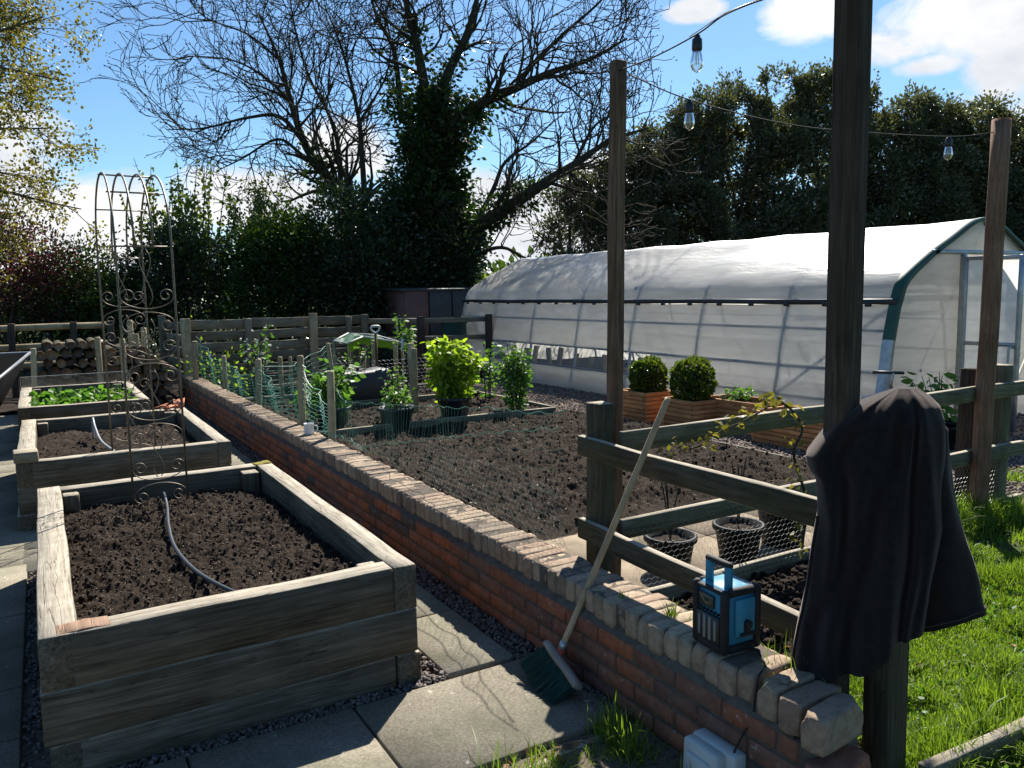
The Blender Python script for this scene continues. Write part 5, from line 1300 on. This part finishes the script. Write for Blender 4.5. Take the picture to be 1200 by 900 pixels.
# upright fresh green shoots above the dark bush
t = thing('hazel_shrub', 'loose shrub of upright fresh green shoots above the dark bush', 'shrub', gnd(215, 20.3))
mb = MB(); lb = MB()
for k in range(46):
    px0 = rng.uniform(170, 262); px1 = px0+rng.uniform(-34, 26); py1 = rng.uniform(178, 255) if k % 2 else rng.uniform(212, 290)
    p0 = at(px0, 345, 20.3+rng.uniform(-.6, .6)); p1 = at(px1, py1, 20.3+rng.uniform(-.9, .9)); md = (p0+p1)/2+rng.normal(0, .15, 3)
    p = smooth_path([p0, md, p1], 8); tube(mb, p, np.linspace(.022, .006, len(p)), 4, False)
    n = 52; f = rng.uniform(.35, 1, n); q = p[(f*(len(p)-1)).astype(int)]+rng.normal(0, .045, (n, 3)); leaves(lb, q, rng.normal(size=(n, 3))+np.array([0, 0, .5]), rng.uniform(.06, .12, n), 'round')
mb.build('stems', M['bark'], t); lb.build('foliage', M['fresh'], t)
for px, py, d in ((315, 215, 21), (290, 225, 21)):
    t = thing('hazel_shrub', 'wispy pale shrub '+('just left of the leaning ivy limb' if px == 315 else 'rising between dark bush and leaning ivy limb'), 'shrub', gnd(px, d)); mb = MB(); lb = MB()
    for k in range(16):
        p0 = at(px+rng.uniform(-15, 15), 300, d); p1 = at(px+rng.uniform(-28, 28), py+rng.uniform(-22, 30), d); p = smooth_path([p0, (p0+p1)/2+rng.normal(0, .12, 3), p1], 6); tube(mb, p, np.linspace(.016, .005, len(p)), 3, False)
        n = 40; f = rng.uniform(.4, 1, n); q = p[(f*(len(p)-1)).astype(int)]+rng.normal(0, .05, (n, 3)); leaves(lb, q, rng.normal(size=(n, 3)), rng.uniform(.05, .09, n), 'round')
    mb.build('stems', M['bark'], t); lb.build('foliage', M['fresh'], t)
shrub('hedge_bush', 'light green far bush showing above the shed roof', 'bush', gnd(535, 30), [B(530, 345, 30, .9, .8, .8), B(560, 346, 31, .9, .8, .7), B(510, 350, 30, .6, .7, .5)], 5000, .12, M['fresh'])

# ---- young leaved tree at the left edge
t = thing('maple_tree', 'yellow green young leaved tree reaching in at the left edge', 'tree', gnd(-190, 15))
mb = MB(); tips = []
tk_ = [np.array(gnd(-190, 15)), at(-185, 250, 15), at(-165, 80, 15), at(-150, -80, 15)]
p = smooth_path(tk_, 6); tube(mb, p, np.linspace(.28, .1, len(p)), 10)
for (s_, e, r) in [((-180, 230), (95, 245), .06), ((-178, 200), (60, 150), .05), ((-172, 140), (50, 20), .05), ((-165, 90), (75, 95), .05), ((-160, 40), (30, -30), .05), ((-178, 210), (60, 215), .05), ((-170, 150), (45, 110), .045), ((-185, 240), (20, 275), .04), ((-165, 70), (0, 40), .05), ((-160, 20), (40, 60), .05)]:
    a = at(s_[0], s_[1], 15); e_ = at(e[0], e[1], 15+rng.uniform(-1.2, 1.2)); md = (a+e_)/2+np.array([0, 0, .3])
    q = smooth_path([a, md, e_], 8); tube(mb, q, np.linspace(r, .012, len(q)), 6)
    for k in range(15):
        f = rng.uniform(.3, 1); i = min(len(q)-2, int(f*(len(q)-1))); base = q[i+1]-q[i]; base /= np.linalg.norm(base)
        grow(mb, q[i], base+perp(base)*.8+np.array([0, 0, -.05]), rng.uniform(.4, .9), .012, 1, tips, .02, .1, .8, 3, 4, 1.0, .0055)
mb.build('trunk', M['bark'], t)
P_ = np.array([a for a, d in tips]); k = len(P_); nl = 26
mb = MB(); q = np.repeat(P_, nl, 0)+rng.normal(0, .095, (k*nl, 3)); leaves(mb, q, rng.normal(size=(k*nl, 3))+np.array([0, 0, -.3]), rng.uniform(.035, .068, k*nl), 'round'); mb.build('crown', M['maple'], t)

# ---- tall evergreen row behind the tunnel
M['oak'] = leafmat('grey green evergreen leaf', (.062, .07, .042), (.14, .148, .088), .34, .34, (1.1, 1.15, .5), .5)
tops = [(690, 200, 26), (735, 165, 26), (775, 150, 26), (815, 118, 26), (858, 98, 26.3), (905, 92, 26), (955, 88, 26), (1000, 98, 26.2), (1045, 112, 26), (1090, 120, 26), (1135, 122, 26), (1180, 128, 26), (1225, 130, 26), (1270, 130, 26)]
labs = ['small thin evergreen at the left end of the tall dark row, over the tunnel', 'thin evergreen just right of the tall square corner post', 'dark evergreen behind the second bulb, with sky gaps', 'tall evergreen just right of the second hanging bulb', 'tall evergreen midway between second bulb and dark thick post', 'tall evergreen left of the thick dark post', 'tallest evergreen, crossed by the thick dark post', 'evergreen just right of the thick dark post', 'evergreen right of centre over the tunnel ridge', 'evergreen behind the third hanging bulb', 'evergreen between third bulb and round brown pole', 'evergreen crossed by the round leaning pole', 'evergreen at the right picture edge past the round pole', 'evergreen just outside the right picture edge']
for (px, py, d), lab in zip(tops, labs):
    top = at(px, py, d); g = np.array(gnd(px, d)); H = top[2]
    t = thing('evergreen_tree', lab, 'tree', tuple(g), 'tall evergreen row behind the tunnel')
    mb = MB()
    for s_ in range(3):
        b0 = g+np.array([rng.normal(0, .35), rng.normal(0, .35), 0]); e = g+np.array([rng.normal(0, .5), rng.normal(0, .5), H*.93]); p = smooth_path([b0, (b0*.5+e*.5)+rng.normal(0, .15, 3)*np.array([1, 1, 0]), e], 8); tube(mb, p, np.linspace(.11, .015, len(p)), 6)
        for k in range(14):
            f = rng.uniform(.2, .95); q = p[int(f*(len(p)-1))]; dirn = np.array([rng.normal(), rng.normal(), 1.1]); tube(mb, [q, q+dirn/np.linalg.norm(dirn)*.5, q+dirn/np.linalg.norm(dirn)*1.1+np.array([0, 0, .2])], [.02, .013, .006], 4, False)
    mb.build('trunk', M['bark'], t, True)
    blobs = []
    for k in range(58):
        f = rng.uniform(.06, 1)**.85; rr = 1.75*(1-.55*max(0, f-.6)/.4); a = rng.uniform(0, 2*PI); r_ = rr*rng.random()**.5
        bz = rng.uniform(.35, .6)*(1.1-.5*f); blobs.append((g+np.array([r_*math.cos(a), r_*math.sin(a)*.9, H*f-bz*.9]), (bz, bz, bz*1.25)))
    n = 44000 if px > 720 else 30000
    mb = MB(); crown_cloud(mb, blobs, n, .115, 'dia', .13, .7, .4)
    # upright shoots on the outline
    for k in range(60):
        f = rng.uniform(.55, 1); rr = 1.2*(1-.6*max(0, f-.55)/.45); a = rng.uniform(0, 2*PI); b0 = g+np.array([rr*.8*math.cos(a), rr*.8*math.sin(a), H*f-.45]); n2 = 26
        s_ = rng.random(n2); q = b0+np.outer(s_, np.array([.12*math.cos(a), .12*math.sin(a), rng.uniform(.4, .75)]))+rng.normal(0, .035, (n2, 3)); leaves(mb, q, rng.normal(size=(n2, 3))*.6+np.array([0, 0, 1]), rng.uniform(.07, .13, n2), 'dia')
    mb.build('crown', M['oak'], t)

# distant wood and hedges closing the horizon
mb = MB(); blobs = []
for k in range(150):
    a = rng.uniform(-PI, PI); rr = rng.uniform(60, 80)
    blobs.append((np.array([rr*math.sin(a), rr*math.cos(a), rng.uniform(.5, 2.2)]), (4.0, 4.0, rng.uniform(1.4, 2.4))))
crown_cloud(mb, blobs, 45000, .8, 'dia', .6, .2, .6); stuff(mb.build('distant_wood', M['laurel2']))
# low undergrowth under the border
mb = MB(); crown_cloud(mb, [((x, y, .25), (.8, .6, .35)) for x, y in zip(rng.uniform(-5, 13, 150), rng.uniform(16, 27.5, 150))], 36000, .11, 'dia', .18); stuff(mb.build('undergrowth', M['laurel']))

# ---- plot plants
M['rasp'] = leafmat('raspberry leaf', (.18, .28, .03), (.34, .46, .06), .6, .5, (1.1, 1.15, .35), .4)
M['currant'] = leafmat('currant leaf', (.06, .14, .03), (.13, .24, .06), .5, .5, (1.1, 1.2, .4), .4)
M['tomleaf'] = leafmat('potted leaf', (.06, .15, .03), (.14, .26, .07), .5, .5, (1.1, 1.2, .4), .4)
M['petal'] = plain('white blossom', (.75, .74, .68), .7, 0, .1)
def canes(name, label, cat, base, top, w, ncane, nleaf, size, mat, group=None, spread=1.0, low=.12, kind='leaf', shape=None, flower=0):
    base = np.array(base, float); t = thing(name, label, cat, tuple(base), group); mb = MB(); lb = MB(); fb = MB()
    for k in range(ncane):
        a = rng.uniform(0, 2*PI); r0 = .05*rng.random(); h = (top-base[2])*rng.uniform(.62, 1.0); rr = w*spread*rng.random()**.6
        p0 = base+np.array([r0*math.cos(a), r0*math.sin(a), 0]); p1 = p0+np.array([rr*.5*math.cos(a), rr*.5*math.sin(a), h*.6]); p2 = base+np.array([rr*math.cos(a), rr*math.sin(a), h])
        p = smooth_path([p0, p1, p2], 8); tube(mb, p, np.linspace(.007, .003, len(p)), 5, False)
        n = nleaf//ncane; f = low+(1-low)*rng.random(n)**.85; q = p[np.minimum((f*(len(p)-1)).astype(int), len(p)-1)]; out_ = rng.normal(size=(n, 3))*np.array([1, 1, .35]); out_ /= np.linalg.norm(out_, axis=1)[:, None]
        q = q+out_*(rng.uniform(.02, .11, n)*(size/.08))[:, None]; leaves(lb, q, out_+np.array([0, 0, -.25]), rng.uniform(size*.6, size*1.2, n), kind)
        if flower:
            q = p[np.minimum((rng.uniform(.5, 1, flower)*(len(p)-1)).astype(int), len(p)-1)]+rng.normal(0, .05, (flower, 3)); leaves(fb, np.repeat(q, 5, 0), rng.normal(size=(flower*5, 3)), rng.uniform(.018, .028, flower*5), 'round')
    mb.build('stems', M['bark_pale'], t); lb.build('foliage', mat, t)
    if flower: fb.build('blossom', M['petal'], t)
    return t
def gp(px, py, z=.12): v = onz(px, py, z); return v
g = gp(533, 493); potthing((g[0], g[1], .1), .19, .3, 'blue black pot under the bright bushy raspberry plant', 'bluepot', seed=4)
canes('raspberry_plant', 'tall bright green bushy raspberry plant in the frame bed', 'plant', (g[0], g[1], .32), ony(530, 396, g[1])[2], .25, 14, 1500, .088, M['rasp'], None, 1.0, .05)
pr = ony(498, 422, g[1]+.1); canes('raspberry_plant', 'side stems of raspberry arching beside the square stakes', 'plant', (g[0]-.18, g[1]+.05, .3), pr[2]+.12, .22, 5, 230, .085, M['rasp'], None, 1.0, .35)
g = gp(465, 502); potthing((g[0], g[1], .09), .19, .27, 'blue black pot with small shrub before the square stakes', 'bluepot', seed=5)
canes('potted_shrub', 'small pale green shrub in a pot before the square stakes', 'plant', (g[0], g[1], .3), ony(465, 452, g[1])[2], .2, 10, 330, .05, M['currant'], None, 1.3, .3)
canes('potted_shrub', 'thin twiggy plant beside the square stakes', 'plant', (g[0]+.12, g[1]+.35, .15), ony(470, 425, g[1]+.3)[2], .18, 6, 140, .05, M['currant'], None, 1.0, .35)
g = gp(603, 482); canes('currant_bush', 'leafy currant bush tied to the leaning stake', 'plant', (g[0]-.03, g[1]-.1, .12), ony(600, 397, g[1])[2], .18, 9, 900, .065, M['currant'], None, 1.0, .1)
g = gp(572, 470); canes('currant_bush', 'slender currant stems between raspberry and currant bush', 'plant', (g[0], g[1], .1), ony(570, 397, g[1])[2], .1, 5, 230, .065, M['currant'], None, 1.0, .15)
g = np.array([2.72, 7.75, 0]); g = ony(392, 512, 8.6); potthing((g[0], g[1], .08), .18, .28, 'blue black pot beside the nearest wall stake', 'bluepot', seed=6)
canes('potted_plant', 'leafy plant in a pot just behind the nearest wall stake', 'plant', (g[0], g[1], .3), ony(392, 425, g[1])[2], .26, 9, 420, .095, M['tomleaf'], None, 1.0, .05)
g = ony(372, 500, 8.9); canes('potted_plant', 'low leafy plant between the two nearest wall stakes', 'plant', (g[0], g[1], .1), ony(370, 445, 8.9)[2], .24, 8, 220, .09, M['tomleaf'], None, 1.0, .2)
c0 = ony(418, 476, 10.2); mb = MB(); board(mb, (c0[0], 10.2, .32), (.85, .5, .56), None, 4, .01, .04); mb2 = mb
tag(mb2.build('fabric_planter', M['blackplastic']), 'large square black planter behind the nearest wall stake', 'planter')
canes('potted_plant', 'few thin pale shoots in the large square black planter', 'plant', (c0[0], 10.2, .58), .95, .25, 7, 60, .05, M['currant'], None, 1.2, .5)
# sapling with a label and the blossom sapling
g = ony(474, 440, 10.4); canes('young_apple_tree', 'tall slim sapling with hanging tag before the brown shed', 'tree', (g[0], g[1], .1), ony(465, 357, g[1])[2], .1, 3, 260, .06, M['currant'], None, 1.0, .55, 'leaf', None, 6)
a = ony(472, 402, 10.35); mb = MB(); board(mb, a, (.06, .006, .13), rotz(.3), 1, 0, .002); tag(mb.build('plant_tag', M['whitetin']), 'pale tag hanging from the slim sapling', 'tag')
g = ony(303, 440, 9.7); canes('young_apple_tree', 'small blossom sapling above the stake behind the wall', 'tree', (g[0], g[1], .1), ony(300, 376, g[1])[2], .25, 6, 130, .055, M['currant'], None, 1.0, .6, 'leaf', None, 7)
# plant in pots by the tunnel door
g = onz(1105, 522, 0); potthing((g[0], g[1], 0), .17, .26, 'dark pot below the open tunnel door', seed=7); potthing((g[0]-.22, g[1]-.1, 0), .15, .24, 'pot under the leafy climber beside the tunnel door', seed=8)
canes('climbing_plant', 'leafy climber in pots beside the open tunnel door', 'plant', (g[0]-.18, g[1]-.05, .22), ony(1108, 428, g[1])[2], .22, 7, 110, .11, M['tomleaf'], None, 1.1, .15)
# flowers in the long planter
canes('bedding_plant', 'low green bedding plants in the long slatted planter', 'plant', (6.7, 6.3, .33), .5, .2, 14, 220, .05, M['currant'], None, 1.0, .2)
mb = MB(); pa = ony(690, 465, 9.0)
# grape vine on the three rail fence
t = thing('grape_vine', 'young grape vine climbing the three rail fence beside the jacket', 'vine', tuple(ony(938, 600, 2.93)*np.array([1, 1, 0])))
yv = 2.9; vp = [ony(940, 640, yv), ony(945, 590, yv), ony(938, 560, yv), ony(930, 530, yv), ony(940, 505, yv), ony(932, 485, yv), ony(912, 468, yv)]
mb = MB(); p = smooth_path(vp, 6); tube(mb, p, np.linspace(.009, .006, len(p)), 6)
v2 = [ony(912, 468, yv), ony(895, 480, yv), ony(870, 494, yv), ony(845, 505, yv), ony(822, 522, yv), ony(800, 528, yv)]; p2 = smooth_path(v2, 6); tube(mb, p2, np.linspace(.006, .003, len(p2)), 5)
lb = MB()
for px, py, s_ in [(896, 468, .1), (900, 462, .08), (925, 478, .11), (918, 470, .07), (862, 492, .09), (868, 482, .07), (845, 500, .08), (836, 508, .07), (826, 522, .07), (810, 520, .06), (880, 488, .07), (888, 476, .08), (940, 500, .06), (945, 520, .07), (932, 560, .08), (925, 520, .07), (938, 580, .06), (920, 590, .08), (926, 575, .07), (935, 612, .09), (928, 625, .08), (940, 640, .08), (850, 490, .06), (798, 526, .06), (790, 520, .05), (786, 528, .07), (930, 545, .06)]:
    for k in range(2):
        c = ony(px+rng.uniform(-5, 5), py+rng.uniform(-4, 4), yv-rng.uniform(0, .06)); d = rng.normal(size=(3, 3))*np.array([1, .6, .6])+np.array([0, -.2, -.2]); leaves(lb, np.repeat(c[None], 3, 0)+rng.normal(0, .012, (3, 3)), d, np.full(3, s_*.55), 'leaf')
mb.build('stem', M['bark_pale'], t, True); lb.build('foliage', M['maple'], t)
# low border shrub right of the netting in front of the bay
shrub('weed_clump', 'small green weed clump beside the netting corner', 'plant', (2.3, 13.0, 0), [(np.array([2.25, 13.1, .45]), (.3, .25, .25))], 400, .07, M['rasp'], None, .01)

# ---- grass
def blades(mb, X, Y, Z, H, W, lean=.35):
    n = len(X); a = rng.uniform(0, 2*PI, n); b_ = rng.uniform(0, 2*PI, n); ln = np.abs(rng.normal(0, lean, n))
    wx, wy = np.cos(a)*W, np.sin(a)*W; lx, ly = np.cos(b_)*ln*H, np.sin(b_)*ln*H
    V = np.zeros((n, 7, 3))
    for k, (f, w, c) in enumerate([(0, 1, 0), (.45, .9, .28), (.8, .55, .75)]):
        V[:, 2*k] = np.stack([X+lx*c-wx*w, Y+ly*c-wy*w, Z+H*f*(1-.15*ln)], 1); V[:, 2*k+1] = np.stack([X+lx*c+wx*w, Y+ly*c+wy*w, Z+H*f*(1-.15*ln)], 1)
    V[:, 6] = np.stack([X+lx*1.25, Y+ly*1.25, Z+H*(1-.3*ln)], 1)
    i = np.arange(n)[:, None]*7
    mb.addq(V.reshape(-1, 3), np.concatenate([i+np.array([[0, 1, 3, 2]]), i+np.array([[2, 3, 5, 4]])])); mb.addq(np.zeros((0, 3)), np.zeros((0, 3), int)) if False else None
    mb.f.extend(map(tuple, (i+np.array([[4, 5, 6]])+mb.n-n*7).tolist()))
def lawn(mb, n, x0, x1, y0, y1, z, h0, h1, w, thin=.25, lean=.45):
    X = rng.uniform(x0, x1, n); Y = rng.uniform(y0, y1, n); den = fbm(X*2.6, Y*2.6, 77, 3); keep = den+rng.normal(0, .09, n) > thin+.18
    keep &= ~(((X > 2.2) & (X < 3.3) & (Y > 2.08) | (X > 2.2) & (X < 4.2) & (Y > 2.3)))
    X, Y, den = X[keep], Y[keep], den[keep]; tuft = np.clip((fbm(X*4.2, Y*4.2, 78, 3)-.35)*3, .25, 1.5)
    blades(mb, X, Y, np.full(len(X), z), (h0+(h1-h0)*rng.random(len(X)))*tuft, w*rng.uniform(.7, 1.3, len(X)), lean)
mb = MB(); lawn(mb, 120000, 2.32, 4.9, .55, 2.93, -.01, .05, .14, .0026, -.02); lawn(mb, 40000, 4.9, 8, -1.0, 2.9, -.01, .06, .15, .004, .12); lawn(mb, 9000, 6.1, 9, 2.9, 3.6, -.01, .05, .14, .004, .4)
lawn(mb, 5000, 2.6, 6.0, 2.75, 2.96, -.01, .10, .22, .003, .1)
stuff(mb.build('lawn_grass', M['grass']))
mb = MB(); lawn(mb, 2500, 2.32, 6, .55, 2.93, -.01, .04, .12, .0022, .2, .9); stuff(mb.build('dry_grass', M['drygrass']))
# clover like weeds low in the lawn
mb = MB(); n = 1600; X = rng.uniform(2.35, 4.3, n); Y = rng.uniform(.9, 2.3, n); k = fbm(X*3, Y*3, 79, 3) > .47; X, Y = X[k], Y[k]; n = len(X); leaves(mb, np.stack([X, Y, rng.uniform(.0, .05, n)], 1), rng.normal(size=(n, 3))*np.array([1, 1, .3]), rng.uniform(.012, .03, n), 'round'); stuff(mb.build('clover', M['currant']))
mb = MB(); lawn(mb, 7000, .9, 1.86, 1.3, 2.17, -.075, .07, .17, .0022, .12, .5); lawn(mb, 700, 1.62, 1.86, 1.75, 2.24, -.07, .15, .30, .0026, 0, .35)
stuff(mb.build('verge_grass', M['grass']))
for i, (x, y, z, n, h, lab) in enumerate([(1.93, 2.42, .372, 26, .06, 'tiny grass tuft on coping beside the broom handle'), (1.97, 2.18, .375, 45, .08, 'grass tuft on the coping just past the radio'), (2.02, 2.1, .37, 30, .07, 'small grass tuft at coping back edge by the radio'), (2.06, 1.66, .3, 110, .17, 'bright grass tuft between radio and jacket'), (1.97, 1.71, .37, 26, .04, 'short yellow grass tuft on loose coping bricks')]):
    mb = MB(); r = .012 if n < 60 else .06; blades(mb, x+rng.normal(0, r, n), y+rng.normal(0, r, n), np.full(n, z-.02), rng.uniform(.5, 1.1, n)*h, np.full(n, .0018), .5); tag(mb.build('grass_tuft', M['grass']), lab, 'grass tuft')
mb = MB(); n = 60; blades(mb, rng.uniform(2.12, 2.5, n), rng.uniform(1.75, 2.2, n), np.full(n, 0.), rng.uniform(.08, .2, n), np.full(n, .002), .4); stuff(mb.build('fence_foot_grass', M['grass']))

# ------------------------------------------------------------------ sky and sun
SUN_EL = R(45); SUN_AZ = R(45)      # azimuth from +Y towards +X
world = bpy.data.worlds.new('World'); scene.world = world; world.use_nodes = True
nt = world.node_tree; nt.nodes.clear(); b = NT(nt)
out = nt.nodes.new('ShaderNodeOutputWorld')
sky = nt.nodes.new('ShaderNodeTexSky'); sky.sky_type = 'NISHITA'; sky.sun_disc = False
sky.sun_elevation = SUN_EL; sky.sun_rotation = SUN_AZ; sky.air_density = 1.0; sky.dust_density = .25; sky.ozone_density = 2.5; sky.altitude = 50
tc = nt.nodes.new('ShaderNodeTexCoord'); dirv = tc.outputs['Generated']
def cloud_blob(px, py, sx, sz):
    """smooth patch of sky (direction of a pixel), angular half widths"""
    d = ray(px, py); d = d/np.linalg.norm(d)
    sr = np.cross(d, [0, 0, 1]); sr /= np.linalg.norm(sr); su = np.cross(sr, d)
    dot = lambda v: b.n('VectorMath', {'operation': 'DOT_PRODUCT'})
    acc = None
    for v, s_ in ((sr, sx), (su, sz)):
        n_ = dot(v); b.link(dirv, n_.inputs[0]); n_.inputs[1].default_value = tuple(v/s_)
        q_ = b.math('POWER', b.math('ABSOLUTE', n_.outputs['Value']), 2.0); acc = q_ if acc is None else b.math('ADD', acc, q_)
    nf = dot(d); b.link(dirv, nf.inputs[0]); nf.inputs[1].default_value = tuple(d)
    val = b.math('MULTIPLY', b.math('SUBTRACT', 1.0, b.math('MINIMUM', acc, 1.0)), b.math('GREATER_THAN', nf.outputs['Value'], .3))
    return val
mp = b.n('Mapping', None); b.link(dirv, mp.inputs[0]); mp.inputs['Scale'].default_value = (1, 1, 1.9)
cn = b.noise(mp.outputs[0], 12, 10, .64, .5); cn2 = b.noise(mp.outputs[0], 3.2, 4, .55, .2)
blobs = [(60, 275, .26, .10), (-80, 200, .2, .14), (300, 235, .16, .06), (470, 300, .3, .09), (620, 275, .2, .11), (680, 245, .1, .07), (700, 205, .06, .05), (1150, 22, .14, .07), (1195, 70, .08, .06), (1060, 55, .1, .03), (950, 15, .08, .05), (815, 12, .05, .02), (1090, 75, .06, .02), (410, 175, .09, .05), (560, 235, .13, .06), (1400, 150, .3, .2)]
tot = None
for bl in blobs:
    v = cloud_blob(*bl); tot = v if tot is None else b.math('MAXIMUM', tot, v)
val = b.math('ADD', b.math('MULTIPLY', tot, .62), b.math('ADD', b.math('MULTIPLY', cn, .75), b.math('MULTIPLY', cn2, .2)))
low = b.ramp(val, [(.74, (0, 0, 0)), (.96, (1, 1, 1))])
shade = b.ramp(b.noise(mp.outputs[0], 5, 6, .6), [(.3, (5.2, 5.5, 6.1)), (.65, (8.6, 8.6, 8.5))])
skyc = b.mix(1.0, sky.outputs[0], (.72, .93, 1.06), 'MULTIPLY')
colr = b.mix(low, skyc, shade)
bg = b.n('Background', None, Color=colr, Strength=.058); b.link(bg.outputs[0], out.inputs[0])
sun = bpy.data.lights.new('sun', 'SUN'); sun.energy = 5.0; sun.angle = R(.53); sun.color = (1, .95, .86)
sl = bpy.data.objects.new('sun', sun); COL.objects.link(sl)
sd_ = Vector((math.cos(SUN_EL)*math.sin(SUN_AZ), math.cos(SUN_EL)*math.cos(SUN_AZ), math.sin(SUN_EL)))
sl.rotation_euler = sd_.to_track_quat('Z', 'Y').to_euler(); sl.location = (8, 8, 12)

scene.view_settings.view_transform = 'Standard'; scene.view_settings.look = 'None'; scene.view_settings.exposure = 1.2; scene.view_settings.gamma = 1.0
scene.render.engine = 'CYCLES'
scene.cycles.max_bounces = 6; scene.cycles.transparent_max_bounces = 12; scene.cycles.diffuse_bounces = 3; scene.cycles.glossy_bounces = 2; scene.cycles.transmission_bounces = 4
scene.cycles.use_denoising = True
scene.cycles.caustics_reflective = False; scene.cycles.caustics_refractive = False
